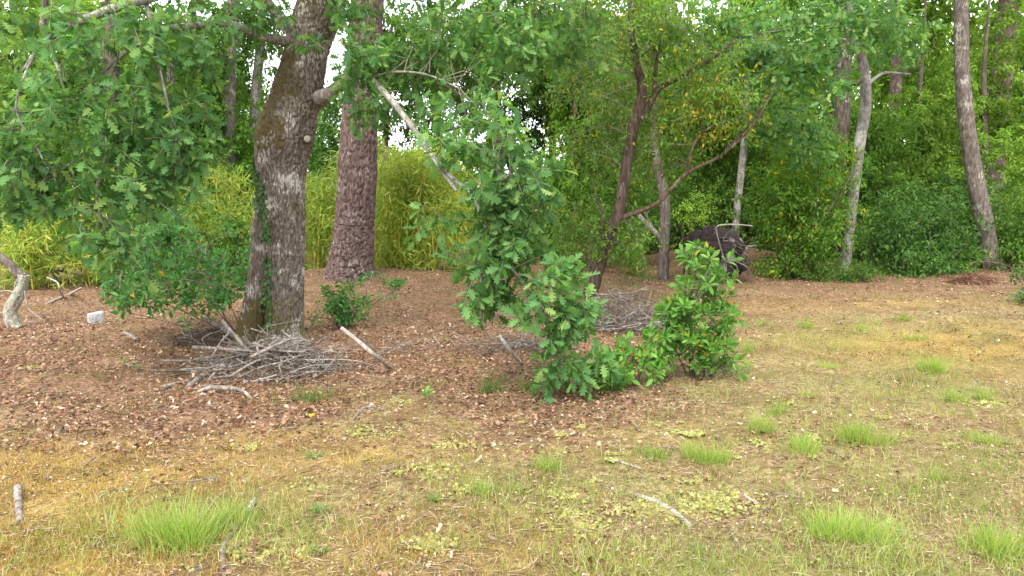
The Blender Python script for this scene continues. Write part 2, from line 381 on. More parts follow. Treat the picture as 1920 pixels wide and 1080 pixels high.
M['grass'] = leaf_mat('tuft_grass', [(0, (.19, .31, .05)), (.55, (.30, .43, .085)), (.8, (.41, .50, .14)), (.9, (.53, .47, .22)), (1, (.58, .46, .26))], .5, .5, .15)
M['lgrass'] = leaf_mat('long_grass', [(0, (.08, .17, .03)), (.8, (.14, .25, .05)), (1, (.3, .32, .12))], .35, .5, .15)
M['sgrass'] = leaf_mat('short_grass', [(0, (.20, .18, .035)), (.35, (.34, .24, .045)), (.6, (.48, .30, .07)), (.85, (.56, .38, .13)), (1, (.66, .50, .25))], .3, .6, .25)
M['ggrass'] = leaf_mat('green_short_grass', [(0, (.19, .27, .05)), (.6, (.31, .38, .10)), (1, (.50, .48, .20))], .4, .6, .25)
M['dry'] = plain_var('dry_leaf', [(0, (.07, .035, .02)), (.25, (.165, .08, .045)), (.55, (.285, .15, .085)), (.82, (.39, .24, .15)), (1, (.56, .44, .33))], .75, 30, .15)
M['straw'] = plain_var('straw', [(0, (.14, .08, .05)), (.5, (.32, .22, .13)), (1, (.58, .48, .33))], .8, 10)
M['moss'] = plain_var('moss_cushion', [(0, (.17, .165, .045)), (.6, (.27, .265, .075)), (1, (.37, .36, .13))], 1.0, 30)
M['stick'] = bark_mat('dead_stick', (.085, .068, .055), (.22, .185, .155), (.38, .335, .29), .3, 30, .3)
M['stick_brown'] = bark_mat('brown_stick', (.07, .048, .035), (.17, .125, .095), (.28, .22, .175), .3, 30, .2)
M['stick_pale'] = bark_mat('pale_stick', (.20, .165, .135), (.36, .32, .275), (.50, .46, .40), .3, 34, .2)
M['stick_dark'] = bark_mat('dark_stick', (.04, .03, .025), (.10, .075, .06), (.19, .15, .12), .3, 30, .1)
M['oak_bark'] = bark_mat('oak_bark', (.055, .045, .036), (.15, .12, .096), (.31, .265, .22), .32, 50, .38, (.52, .50, .45), .3, (.085, .064, .022), .45, spots=((0.03, -.2, 2.22, .30), (.22, -.2, 2.70, .24), (-.2, -.1, .2, .35)))
M['limb_bark'] = bark_mat('lichen_limb', (.08, .07, .055), (.20, .18, .15), (.34, .32, .27), .6, 30, .50, (.46, .47, .38))
M['pine_bark'] = bark_mat('pine_bark', (.052, .037, .033), (.13, .087, .078), (.235, .17, .15), .3, 24, .20, (.44, .45, .34), 0, bump=.5)
M['arb_bark'] = bark_mat('arbutus_bark', (.03, .021, .017), (.075, .05, .039), (.15, .105, .08), .25, 22, .16, (.36, .34, .28))
M['arb_limb'] = bark_mat('arbutus_limb', (.045, .03, .022), (.105, .07, .048), (.18, .125, .088), .25, 22, .18)
M['log_bark'] = bark_mat('lichen_log', (.14, .13, .10), (.30, .285, .225), (.46, .44, .36), .7, 26, .55, (.56, .56, .44))
M['pale_bark'] = bark_mat('pale_lichen_bark', (.10, .085, .075), (.22, .195, .175), (.36, .33, .30), .5, 18, .52, (.48, .47, .43))
M['grey_bark'] = bark_mat('grey_bark', (.055, .045, .038), (.14, .113, .095), (.24, .20, .17), .3, 26, .28, (.42, .40, .35))
M['dark_bark'] = bark_mat('dark_bark', (.045, .035, .028), (.105, .082, .065), (.18, .145, .12), .3, 16, .2)
M['twig'] = plain_var('twig', [(0, (.10, .085, .06)), (1, (.28, .25, .19))], .9, 10)
M['culm'] = plain_var('bamboo_culm', [(0, (.30, .28, .05)), (.7, (.50, .42, .07)), (1, (.55, .38, .10))], .45, 8)

# ------------------------------------------------------------------ the ground
bound = np.array([(-600, 800), (0, 800), (250, 818), (480, 800), (620, 805), (760, 768), (1000, 762), (1200, 748), (1310, 705), (1400, 640), (1460, 600), (1600, 575), (1920, 560), (2500, 550)], float)
_bu = (bound[:, 0] - 960) / FPX; _bd = np.array([np.hypot(*G(a, b)[:2]) for a, b in bound])
def litter_mask(x, y):
    u = x / np.maximum(y, .3); d = np.hypot(x, y) + (fbm(v2(x * 1.1, y * 1.1), 31, 4) - .5) * 3.4
    return smooth(-1.3, 1.2, d - np.interp(u, _bu, _bd)) * np.maximum(np.interp(u, [-.1, .15, .3, .5], [1, .85, .5, .38]), .95 * smooth(10.5, 13.5, d))
def gauss_list(x, y, lst):
    r = 0
    for px, py, sx, sy, a in lst:
        c = G(px, py); r = np.maximum(r, a * np.exp(-(((x - c[0]) / sx) ** 2 + ((y - c[1]) / sy) ** 2)))
    return r
def ochre_mask(x, y):
    return np.clip(gauss_list(x, y, [(120, 900, 1.0, .8, 1), (60, 1020, .9, .6, 1), (420, 840, .9, .45, .8), (1780, 650, 1.5, 1.0, .75), (1500, 570, 2.6, .8, .5), (640, 850, .6, .4, .5), (800, 1040, .8, .5, .35)]) * (.55 + .9 * fbm(v2(x * 2.2, y * 2.2), 41, 3)), 0, 1)
def green_mask(x, y):
    return np.clip(gauss_list(x, y, [(330, 1000, .5, .5, .8), (1650, 1000, 1.2, .75, 1.0), (1500, 940, .6, .5, .5), (1880, 1000, .6, .6, .9), (920, 910, .5, .35, .7), (1780, 880, .8, .6, .6), (1250, 1060, .8, .4, .6), (1040, 940, .5, .3, .5), (1150, 530, 1.2, 1.5, .5), (1800, 545, 1.6, 1.0, .5), (600, 1010, .5, .3, .55), (560, 740, .35, .3, .6), (1600, 640, 2.2, 1.2, .5), (1750, 720, 1.6, 1.0, .55), (1450, 760, 1.0, .7, .45), (480, 1000, .4, .35, .6)]) * np.clip(2.4 * fbm(v2(x * 2.0, y * 2.0), 43, 4) - .5, 0, 1.4), 0, 1)
def moss_mask(x, y):
    a = gauss_list(x, y, [(1000, 850, 1.3, .9, 1), (1300, 820, 1.0, .7, .8), (840, 770, .5, .35, 1), (1050, 1000, .9, .5, .7), (60, 690, .8, .5, .9), (1750, 820, 1.0, .7, .6), (650, 950, .6, .4, .5)])
    return np.clip(a * smooth(.35, .65, fbm(v2(x * 3.1, y * 3.1), 47, 3)) * 1.4, 0, 1)
def gaxis(a, b, step, far):
    m = np.arange(a, b + 1e-6, step); e = step * 1.35 ** np.arange(1, 40); e = np.cumsum(e)
    lo = a - e[e < far]; hi = b + e[e < far]; return np.concatenate([lo[::-1], m, hi])
gx = gaxis(-9, 10, .075, 500); gy = gaxis(1.6, 19, .075, 500)
X, Y_ = np.meshgrid(gx, gy); Z = gz(X, Y_) + (fbm(np.stack([X * 7, Y_ * 7, 0 * X], -1), 19, 2) - .5) * .055 * np.exp(-(np.maximum(0, Y_ - 14) / 4) ** 2)
far_ = np.maximum(np.abs(X), np.abs(Y_)); Z = Z * np.clip(1 - (far_ - 60) / 60, 0, 1)
nyy, nxx = X.shape; ii, jj = np.meshgrid(np.arange(nyy - 1), np.arange(nxx - 1), indexing='ij'); k0 = ii * nxx + jj
gm, t, b, o_ = new_mat('forest_floor')
g = node(t, 'ShaderNodeNewGeometry'); pos = g.outputs['Position']
at = lambda n: node(t, 'ShaderNodeAttribute', attribute_name=n).outputs['Fac']
nA = noise(t, pos, 26, 6, .65); nB = noise(t, pos, 5, 5, .6); nC = noise(t, pos, 90, 4, .6); nD = noise(t, pos, 1.6, 4)
lit = ramp(t, nA, [(.30, (.08, .045, .028)), (.46, (.205, .117, .07)), (.58, (.33, .20, .125)), (.72, (.47, .325, .225))])
base = ramp(t, nA, [(.31, (.075, .055, .027)), (.46, (.20, .155, .07)), (.57, (.34, .27, .135)), (.70, (.54, .45, .27))])
och = ramp(t, nC, [(.3, (.19, .11, .025)), (.5, (.41, .26, .06)), (.7, (.60, .44, .16))])
grn = ramp(t, nC, [(.3, (.12, .115, .032)), (.5, (.24, .23, .065)), (.7, (.42, .37, .16))])
mos = ramp(t, nC, [(.3, (.11, .10, .022)), (.5, (.24, .215, .045)), (.7, (.40, .37, .11))])
c = mixc(t, node(t, 'ShaderNodeMath', {0: at('moss'), 1: maprange(t, nB, .35, .6)}, operation='MULTIPLY').outputs[0], base, mos)
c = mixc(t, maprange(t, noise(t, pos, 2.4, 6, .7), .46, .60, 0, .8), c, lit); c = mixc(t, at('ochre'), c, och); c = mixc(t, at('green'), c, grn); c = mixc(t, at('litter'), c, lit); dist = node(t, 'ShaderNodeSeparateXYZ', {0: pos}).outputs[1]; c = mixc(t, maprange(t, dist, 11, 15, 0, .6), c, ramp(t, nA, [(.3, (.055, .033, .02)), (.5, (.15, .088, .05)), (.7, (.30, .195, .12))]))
c = mixc(t, maprange(t, noise(t, pos, 1.9, 6, .68), .47, .60, 0, .62), c, ramp(t, nC, [(.3, (.055, .042, .014)), (.5, (.13, .098, .03)), (.7, (.24, .19, .07))])); c = mixc(t, maprange(t, nD, .40, .66, 0, .35), c, (.13, .082, .048))
c = mixc(t, maprange(t, nC, .62, .72, 0, .5), c, (.36, .29, .21))
t.links.new(c, b.inputs['Base Color']); b.inputs['Roughness'].default_value = 1; b.inputs['Specular IOR Level'].default_value = .05
b1 = node(t, 'ShaderNodeBump', {'Strength': .8, 'Distance': .03, 'Height': nA}); b2 = node(t, 'ShaderNodeBump', {'Strength': .7, 'Distance': .01, 'Height': nC, 'Normal': b1.outputs[0]}); t.links.new(b2.outputs[0], b.inputs['Normal'])
ground = MB().add(np.stack([X, Y_, Z], -1).reshape(-1, 3), np.stack([k0, k0 + 1, k0 + nxx + 1, k0 + nxx], -1).reshape(-1, 4)).build('ground', gm)
tag(ground, 'clearing floor of brown leaf litter, moss and thin grass', 'ground', kind='structure')
xr, yr = X.ravel(), np.maximum(Y_.ravel(), .2)
for nm, fn in (('litter', litter_mask), ('ochre', ochre_mask), ('green', green_mask), ('moss', moss_mask)):
    a_ = ground.data.attributes.new(nm, 'FLOAT', 'POINT'); a_.data.foreach_set('value', fn(xr, yr).astype(np.float32))

def scatter(n, dens, y0, y1, power=1.6, spread=.74):
    """random ground points, denser near the camera, thinned by dens(x, y)"""
    u = rng.random(n * 3); a = 1 - power if abs(1 - power) > .01 else -.01
    y = (y0 ** a + u * (y1 ** a - y0 ** a)) ** (1 / a)
    x = (rng.random(n * 3) * 2 - 1) * (y * spread + .4)
    k = rng.random(n * 3) < dens(x, y); x, y = x[k][:n], y[k][:n]
    return np.column_stack([x, y, gz(x, y)])
def flat_frames(n, tilt=.5):
    az = rng.random(n) * 6.28; d = np.column_stack([np.cos(az), np.sin(az), rng.normal(size=n) * tilt * .6])
    nn = np.column_stack([rng.normal(size=n) * tilt, rng.normal(size=n) * tilt, np.ones(n)]); return leaf_frames(d, nn)

# leaf litter
lit_o = thing('leaf_litter', 'dry brown oak leaves lying over the forest floor', 'leaf litter', (0, 0, 0)); lit_o['kind'] = 'stuff'
ld = lambda x, y: np.clip(litter_mask(x, y) * (np.clip(1.9 * fbm(v2(x * 1.3, y * 1.3), 61, 4) - .25, .12, 1.2) + .6 * np.exp(-(((x + .3) / 1.6) ** 2 + ((y - 7) / 1.3) ** 2))) + .02 + .22 * smooth(.52, .68, fbm(v2(x * 1.6, y * 1.6), 65, 3)), 0, 1)
p = scatter(15000, ld, 2.9, 9.5, 1.05); n = len(p); p[:, 2] += rng.random(n) * .02 + .006
fr = flat_frames(n, .55); sz = .014 + .044 * rng.random(n) ** 3
nearest = np.argsort(np.hypot(p[:, 0], p[:, 1]))[:300]; rest = np.setdiff1d(np.arange(n), nearest)
leaf_objects(p[nearest], fr[nearest], sz[nearest], DRY, M['dry'], lit_o, 'dry_leaf')
mb = MB(); add_leaves(mb, p[rest], fr[rest], sz[rest], DRY)
p = scatter(65000, ld, 4.5, 18, 1.0); n = len(p); p[:, 2] += rng.random(n) * .02 + .004; add_leaves(mb, p, flat_frames(n, .55), .012 + .038 * rng.random(n) ** 2.4, DRYS)
mb.build('leaf_mass', M['dry'], lit_o, kind='stuff')
mb = MB(); p = scatter(48000, lambda x, y: .25 + .75 * smooth(.35, .65, fbm(v2(x * 2.1, y * 2.1), 67, 3)), 2.6, 13, 1.5); n = len(p); p[:, 2] += rng.random(n) * .015 + .006
add_leaves(mb, p, flat_frames(n, .6), .006 + .016 * rng.random(n) ** 2, [rhomb_leaf(.7, .3), rhomb_leaf(.4, .1)])
M['crumb'] = plain_var('leaf_crumb', [(0, (.08, .05, .03)), (.3, (.21, .135, .08)), (.6, (.36, .255, .155)), (.9, (.46, .35, .23)), (1, (.58, .49, .39))], .85, 40)
tag(mb.build('leaf_crumbs', M['crumb']), 'crumbled bits of dead leaf and bark over the whole floor', 'leaf crumbs', kind='stuff')
# straw, pine needles and bark crumbs
mb = MB(); p = scatter(32000, lambda x, y: .35 + .65 * fbm(v2(x * 1.7, y * 1.7), 63, 2), 2.6, 14, 1.35); n = len(p)
p[:, 2] += rng.random(n) * .02 + .012; add_leaves(mb, p, flat_frames(n, .15), .03 + .075 * rng.random(n) ** 1.6, [rhomb_leaf(.03, .03), rhomb_leaf(.045, .1)])
s = mb.build('dry_straw', M['straw']); tag(s, 'dry straw and fallen pine needles strewn over the clearing', 'straw', kind='stuff')
# short grass
def short_grass(name, n, dens, hmin, hmax, m, label, power=1.4):
    p = scatter(n, dens, 2.5, 13, power); n = len(p); mb = MB()
    az = rng.random(n) * 6.28; ln = np.column_stack([np.cos(az), np.sin(az), 0 * az]) * (.3 + .9 * rng.random(n))[:, None]
    add_short(mb, p - np.array([0, 0, .005]), hmin + (hmax - hmin) * rng.random(n), .0018 + .0022 * rng.random(n), ln)
    o = mb.build(name, m); tag(o, label, 'grass', kind='stuff')
short_grass('dry_grass', 90000, lambda x, y: np.clip((1 - litter_mask(x, y)) * (.07 + 1.0 * ochre_mask(x, y)) + .01, 0, 1), .015, .06, M['sgrass'], 'thin straw coloured grass and ochre moss shoots in the foreground')
short_grass('green_grass', 42000, lambda x, y: np.clip(green_mask(x, y) * 1.3 * (1 - .6 * litter_mask(x, y)) + .012, 0, 1), .03, .12, M['ggrass'], 'short pale green grass spread over the right foreground')
# moss cushions
mb = MB(); pc = scatter(190, lambda x, y: np.clip(moss_mask(x, y) ** 1.3 + .014, 0, 1), 2.8, 11, 1.1); p = []
for q in pc:
    R0 = .010 + .11 * rng.random() ** 2; m_ = int(8 + 2100 * R0); d_ = rng.normal(size=(m_, 2)) * R0 * np.array([1, .75]); d_ = d_[fbm(np.column_stack([d_ * 14 + q[:2] * 5, np.zeros(m_)]), 71, 2) > .44]
    p.append(q[:2] + d_)
p = np.concatenate(p); p = np.column_stack([p, gz(p[:, 0], p[:, 1])]); ang = np.arange(6) / 6 * 6.283; j = np.arange(6); j2 = (j + 1) % 6
for q in p:
    r0 = .005 + .010 * rng.random() ** 1.5; hh = .003 + .35 * r0; a_ = ang + rng.random()
    wob = r0 * (1 + .7 * (rng.random(6) - .5)); o_ = np.column_stack([wob * np.cos(a_), wob * np.sin(a_), 0 * a_])
    v = np.vstack([o_, o_ * .6 + np.array([0, 0, hh]) + rng.normal(size=(6, 3)) * .0015, [[0, 0, hh * 1.25]]]) + q + np.array([0, 0, .006])
    mb.add(v, np.stack([j, j2, 6 + j2, 6 + j], -1), np.stack([6 + j, 6 + j2, 0 * j + 12], -1))
print('moss nubs', len(p))
tag(mb.build('moss', M['moss']), 'pale yellow green moss cushions dotted over the ground', 'moss', kind='stuff')

# ------------------------------------------------------------------ trees
def trunk_pts(lst, Y):
    pts = [P(a, b, Y if len(q) < 4 else q[3]) for q in lst for a, b in [q[:2]]]
    rad = [W(q[2], Y if len(q) < 4 else q[3]) for q in lst]; return np.array(pts), np.array(rad)
def furrow(amp, fx, fz, seed, ridged=True):
    def f(a, s, p, r):
        n_ = fbm(np.stack([np.cos(a) * fx, np.sin(a) * fx, p[..., 2] * fz], -1), seed, 3)
        big = fbm(np.stack([np.cos(a) * 1.3, np.sin(a) * 1.3, p[..., 2] * 1.6], -1), seed + 9, 2)
        if ridged: n_ = 1 - np.abs(2 * n_ - 1) * 1.6
        return r * (1 + .22 * (big - .5)) + amp * (n_ - .5)
    return f
def plates(amp, cell_w, cell_h, seed, rmean):
    """cracked bark plates: a cellular pattern on the unrolled trunk"""
    na = max(6, int(round(2 * math.pi * rmean / cell_w)))
    def f(a, s, p, r):
        qn = np.stack([np.cos(a) * 3, np.sin(a) * 3, p[..., 2] * 4], -1); x = a / (2 * math.pi) * na + 1.3 * (fbm(qn, seed + 5, 3) - .5); z = p[..., 2] / cell_h + 1.0 * (fbm(qn * 1.3, seed + 8, 3) - .5)
        ix, iz = np.floor(x).astype(int), np.floor(z).astype(int); f1 = np.full(a.shape, 9.); f2 = f1.copy(); hh = np.zeros(a.shape)
        for dx in (-1, 0, 1):
            for dz in (-1, 0, 1):
                cx, cz = ix + dx, iz + dz; w_ = np.mod(cx, na)
                d = np.hypot(cx + .15 + .7 * _hash(w_, cz, 0 * cz, seed) - x, cz + .1 + .8 * _hash(w_, cz, 0 * cz + 3, seed) - z)
                hsh = _hash(w_, cz, 0 * cz + 7, seed); new = d < f1
                f2 = np.where(new, f1, np.minimum(f2, d)); hh = np.where(new, hsh, hh); f1 = np.where(new, d, f1)
        return r + amp * (smooth(.02, .16, f2 - f1) * (.6 + .6 * hh) - .6)
    return f
def limb(parent, lst, m, Y=None, sides=8, name='limb', amp=.006, n=None):
    pts, rad = trunk_pts(lst, Y); mb = MB()
    tube(mb, pts, rad, n or 6 * (len(pts) - 1) + 1, sides, furrow(amp, 1.5, 9, random.randrange(999), False)); return mb.build(name, m, parent), pts
def connect(mb, anchors, C, frac=.3, r=.006, sag=.1):
    """branchlets from the limbs out to the shoots"""
    if len(anchors) == 0: return
    idx = np.where(rng.random(len(C)) < frac)[0]
    for i in idx:
        d = np.linalg.norm(anchors - C[i], axis=1); near = np.argpartition(d, min(7, len(d) - 1))[:7]; k = int(rng.choice(near)); a = anchors[k] + rng.normal(size=3) * .01
        if d[k] < .08: continue
        mid = (a + C[i]) / 2 + rng.normal(size=3) * d[k] * .16 + np.array([0, 0, sag * d[k]])
        tube(mb, [a, mid, C[i]], [r * (1 + d[k] * .8), r * .8, r * .4], 5, 4, cap=False)
def crown(parent, blobs, leaf, lps, length, lai, tmpl, m, areak=.30, gap=.38, gscale=1.7, droop=.3, seed=0, singles=0, twig=True, anchors=None, cfrac=.25, cr=.006, name='crown', leafdroop=.25, upb=1.2, zmin=.05, along=.5, var=.25, twm='twig', nj=.55):
    C, A = sprig_field(blobs, leaf, lps, lai, areak, gap, gscale, droop, seed=seed, zmin=zmin)
    pos, fr, sz = shoot_leaves(C, A, length, lps, leaf, var, leafdroop, upb, along, nj)
    keep = pos[:, 2] > gz(pos[:, 0], pos[:, 1]) + .02; pos, fr, sz = pos[keep], fr[keep], sz[keep]
    mb = MB(); rest = np.arange(len(pos))
    if singles:
        d = np.linalg.norm(pos - np.array([0, 0, CAM_H]), axis=1) / (sz / leaf); vis = (pos[:, 2] < CAM_H + .22 * pos[:, 1]) & (np.abs(pos[:, 0]) < .62 * pos[:, 1])
        order = np.argsort(np.where(vis, d, 99)); near = order[:singles]; rest = order[singles:]
        leaf_objects(pos[near], fr[near], sz[near], tmpl, m, parent)
    add_leaves(mb, pos[rest], fr[rest], sz[rest], tmpl)
    o = mb.build(name, m, parent, kind='stuff' if singles else None)
    if twig:
        tb = MB(); add_twigs(tb, C, A, length)
        if anchors is not None: connect(tb, np.asarray(anchors), C, cfrac, cr)
        tb.build('twigs', M[twm], parent, kind='stuff')
    return len(pos)

# --- the big leaning oak
OY = 8.0
oak_base = G(515, 645); OY = float(oak_base[1]); ok_ = OY / 8.0
oak = thing('oak_tree', 'big leaning oak with mossy, lichen spotted trunk and drooping leafy branches', 'tree', oak_base)
tl = [(534, 668, 42), (533, 640, 37), (533, 600, 34), (536, 540, 32), (536, 480, 32), (533, 420, 36), (529, 360, 40), (529, 310, 43), (534, 265, 49), (543, 225, 48), (552, 195, 45), (564, 150, 41), (577, 90, 37), (590, 45, 38), (606, 0, 39), (622, -70, 38), (640, -200, 32), (640, -420, 24), (660, -700, 12)]
pts, rad = trunk_pts(tl, OY); mb = MB()
_f1, _f2 = furrow(.022, 9, 6, 77), plates(.016, .032, .075, 12, .23); tube(mb, pts, rad, 400, 140, lambda a, s_, p, r_: _f2(a, s_, p, _f1(a, s_, p, r_)))
pts2, rad2 = trunk_pts([(462, 672, 34, OY - .02), (468, 640, 27, OY - .02), (476, 590, 22, OY - .03), (484, 540, 20, OY - .03), (489, 490, 18, OY - .03), (492, 440, 18, OY - .02), (498, 395, 16, OY), (510, 355, 10, OY + .03)], OY)
tube(mb, pts2, rad2, 130, 70, furrow(.024, 5, 5.5, 79))
for a_, b_, c_ in (((500, 655), (478, 676), 16), ((552, 655), (578, 672), 15), ((520, 660), (515, 684), 14)):     # root flare
    q0, q1 = P(*a_, OY - .1), G(*b_); q1 = q1 - np.array([0, 0, .05]); tube(mb, [q0 + np.array([0, 0, .12]), (q0 + q1) / 2 + np.array([0, 0, .05]), q1], [W(c_, OY), W(c_ * .8, OY), W(c_ * .4, OY)], 16, 14, furrow(.012, 3, 6, 5))
mb.build('trunk', M['oak_bark'], oak)
# cut branch scar
sc_c = P(577, 261, OY - W(40, OY)); mb = MB()
tube(mb, [sc_c + np.array([-.03, .12, 0]), sc_c, sc_c + np.array([.004, -.03, 0])], [.045, .04, .034], 8, 14); stub = mb.build('cut_branch_stub', M['oak_bark'], oak)
mb = MB(); a = np.linspace(0, 6.283, 15)[:-1]; tube(mb, [sc_c + np.array([.004, -.029, 0]), sc_c + np.array([.0045, -.034, 0])], [.031, .028], 2, 14); mb.build('cut_face', M['stick_pale'], stub)
LB = M['limb_bark']; anchors = []
def ol(lst, parent=None, **k): o, p_ = limb(parent or oak, lst, LB, OY, name='side_branch' if parent else 'limb', **k); anchors.extend(catmull(p_, 30)); return o
ol([(560, 80, 12), (525, 76, 9, OY - .2), (480, 65, 8, OY - .5), (430, 45, 7, OY - .8), (370, 48, 6, OY - 1.1), (300, 58, 5, OY - 1.3), (220, 110, 4, OY - 1.5), (150, 180, 3, OY - 1.6)])
ol([(565, 60, 18), (535, 45, 14, OY + .1), (510, 15, 10, OY + .1), (470, -25, 8, OY), (400, -60, 7, OY - .3), (300, -40, 6, OY - .7)])
l3 = ol([(585, -60, 16), (450, -70, 14, OY - .6), (290, -8, 9, OY - 1.2), (215, 15, 8, OY - 1.4), (150, 40, 7, OY - 1.5), (95, 70, 6, OY - 1.6), (60, 110, 4, OY - 1.7), (42, 135, 3, OY - 1.7)])
ol([(92, 72, 4, OY - 1.6), (100, 105, 3.5, OY - 1.65), (112, 135, 3, OY - 1.7), (117, 155, 2, OY - 1.7)], l3, sides=6)
ol([(270, 0, 5, OY - 1.2), (292, 70, 3.5, OY - 1.3), (300, 130, 3, OY - 1.4), (312, 185, 2.5, OY - 1.5), (318, 215, 2, OY - 1.5)], l3, sides=6)
ol([(220, 110, 3, OY - 1.5), (190, 190, 2.6, OY - 1.65), (200, 280, 2.2, OY - 1.7), (180, 360, 1.8, OY - 1.8), (200, 440, 1.4, OY - 1.8)], l3, sides=6); ol([(318, 210, 2.2, OY - 1.5), (330, 270, 2, OY - 1.5), (290, 330, 1.7, OY - 1.6), (270, 390, 1.3, OY - 1.65)], l3, sides=6); ol([(60, 110, 3, OY - 1.7), (30, 200, 2.4, OY - 1.8), (70, 280, 2, OY - 1.85), (110, 350, 1.6, OY - 1.85)], l3, sides=6)
l6 = ol([(590, 190, 18), (625, 172, 13, OY - .25), (660, 140, 10, OY - .45), (690, 145, 6.5, OY - .7), (730, 185, 6, OY - .9), (770, 235, 5.4, OY - 1.1), (805, 285, 4.8, OY - 1.3), (832, 325, 4, OY - 1.4), (857, 358, 2.6, OY - 1.5)])
ol([(812, 293, 4.2, OY - 1.32), (845, 330, 4, OY - 1.45), (880, 360, 3.6, OY - 1.6), (897, 390, 3.3, OY - 1.7), (910, 425, 2.8, OY - 1.75), (935, 470, 3, OY - 1.8), (985, 540, 2.6, OY - 1.85), (1025, 610, 2.4, OY - 1.9), (1050, 680, 2, OY - 1.9)], l6)
ol([(880, 362, 4, OY - 1.6), (940, 330, 3.5, OY - 1.7), (1000, 340, 3, OY - 1.8), (1040, 400, 2, OY - 1.8)], l6, sides=6)
ol([(915, 440, 3, OY - 1.75), (905, 500, 2.5, OY - 1.8), (900, 560, 2, OY - 1.85), (905, 610, 1.6, OY - 1.85)], l6, sides=6)
ol([(612, -60, 18), (700, -110, 14, OY - .3), (800, -90, 10, OY - .6), (900, -60, 8, OY - .7), (1000, -40, 6, OY - .6), (1100, -30, 4, OY - .4)])
ol([(760, 130, 4, OY + .2), (800, 145, 4, OY + .1), (850, 170, 3.5, OY), (900, 195, 3, OY - .1)], sides=6)
ol([(690, 147, 3.5, OY - .7), (740, 135, 2.6, OY - .75), (800, 140, 2.2, OY - .8), (860, 165, 1.6, OY - .9)], l6, sides=6)
d1, d2 = OY - 1.8, OY - 1.5
oakblobs = [(60, 235, d1, 120, 90, 0, .72), (190, 190, d2, 130, 90, 0, .72), (320, 190, d2 + .2, 90, 90, 0, .72), (120, 320, d1, 140, 70, 0, .72), (270, 320, d1 + .2, 110, 85, 0, .72), (185, 415, d1, 85, 60, 0, .72), (20, 335, d1 - .2, 60, 45), (360, 290, d2, 60, 60, 0, .72),
    (60, 20, d2, 110, 40, 0, .7), (210, 70, d2, 120, 60, 0, .72), (330, 70, d2 + .4, 100, 60, 0, .72), (430, 20, OY - .6, 90, 40), (240, 470, d1, 40, 50),
    (640, 110, OY - .7, 70, 45), (590, 120, OY - .6, 40, 30, 0, .8), (700, 60, OY - .4, 60, 55), (560, 172, OY - .5, 22, 14), (690, 190, OY - .6, 35, 40, 0, .7), (690, 265, OY - .5, 18, 25, 0, .6), (640, 20, OY - .5, 30, 25, 0, .7),
    (800, 50, OY - .5, 100, 60, 0, .8), (850, 130, OY - .6, 90, 45, 0, .6), (960, 70, OY - .5, 100, 60, 0, .8), (1060, 60, OY - .2, 90, 60, 0, .8), (770, 190, OY - .8, 60, 35, 0, .6), (740, 120, OY - .6, 60, 40, 0, .7),
    (900, 205, d1 + .5, 70, 30, 0, .8), (840, 255, d1 + .2, 60, 32), (930, 255, d1 + .1, 80, 40), (890, 500, d1 - .05, 35, 50, 0, .8), (990, 320, d1, 60, 50, 0, .9), (940, 335, d1, 80, 45), (920, 410, d1, 65, 55, 0, 1.35), (975, 420, d1, 54, 60, 0, 1.1), (950, 490, d1, 66, 55, 0, 1.1), (1010, 545, d1 - .1, 56, 55, 0, 1.1), (915, 545, d1 - .05, 55, 45, 0, 1.35), (1050, 600, d1 - .1, 45, 38, 0, 1.35), (1045, 670, d1 - .1, 45, 45, 0, 1.1), (905, 600, d1, 28, 30), (1000, 620, d1 - .1, 40, 30), (1090, 560, d1 - .1, 35, 30),
    (800, 400, OY - 1.3, 28, 26, 0, .8), (830, 340, OY - 1.3, 40, 25, 0, .7), (1100, 680, d1 - .1, 28, 26), (1020, 500, d1, 35, 35, 0, .8), (975, 575, d1, 35, 35, 0, 1), (1005, 600, d1 - .05, 36, 34, 0, 1.2), (1030, 520, d1 - .05, 40, 34, 0, 1.1), (1040, 550, d1 - .05, 35, 35, 0, .8)]
nl = crown(oak, oakblobs, .094, 10, .14, 3.1, OAK, M['oak_leaf'], gap=.43, gscale=2.8, droop=.35, seed=2, singles=300, anchors=anchors, cfrac=.22, cr=.004, leafdroop=.3, zmin=.15, var=.3, upb=.9, nj=.65)
print('oak leaves', nl)
# unseen upper crown, added above the frame for the shade it gives
ub = [(640, -150, OY, 320, 110), (300, -170, OY - .6, 300, 110), (950, -160, OY - .2, 300, 110), (640, -420, OY + .3, 420, 180), (200, -400, OY, 300, 160), (1050, -380, OY, 300, 160)]
crown(oak, ub, .13, 6, .2, 1.2, ELL, M['oak_far'], areak=.3, seed=5, twig=False, name='unseen_shade_crown')

# --- ivy on the oak
iv = thing('ivy_vine', 'thin green ivy climbing the groove of the leaning oak trunk', 'ivy', G(505, 668))
pth = catmull([P(a_, b_, OY - W(c_, OY) - .03) for a_, b_, c_ in [(505, 660, 30), (508, 610, 26), (505, 560, 22), (508, 500, 20), (503, 440, 30), (497, 400, 22), (490, 360, 28), (486, 325, 22)]], 260)
mb = MB(); tube(mb, pth[::10], np.linspace(.007, .003, 26), 60, 5); mb.build('stem', M['twig'], iv)
p = np.repeat(pth, 2, 0) + rng.normal(size=(520, 3)) * np.array([.035, .012, .03]); p = p[fbm(p * 5, 3, 2) > .42]; n = len(p)
mb = MB(); add_leaves(mb, p, leaf_frames(rng.normal(size=(n, 3)) * .6 + np.array([0, -.3, -.8]), np.array([0, -1, .5]) + rng.normal(size=(n, 3)) * .4), .028 + .022 * rng.random(n), IVY); mb.build('foliage', M['ivy'], iv)

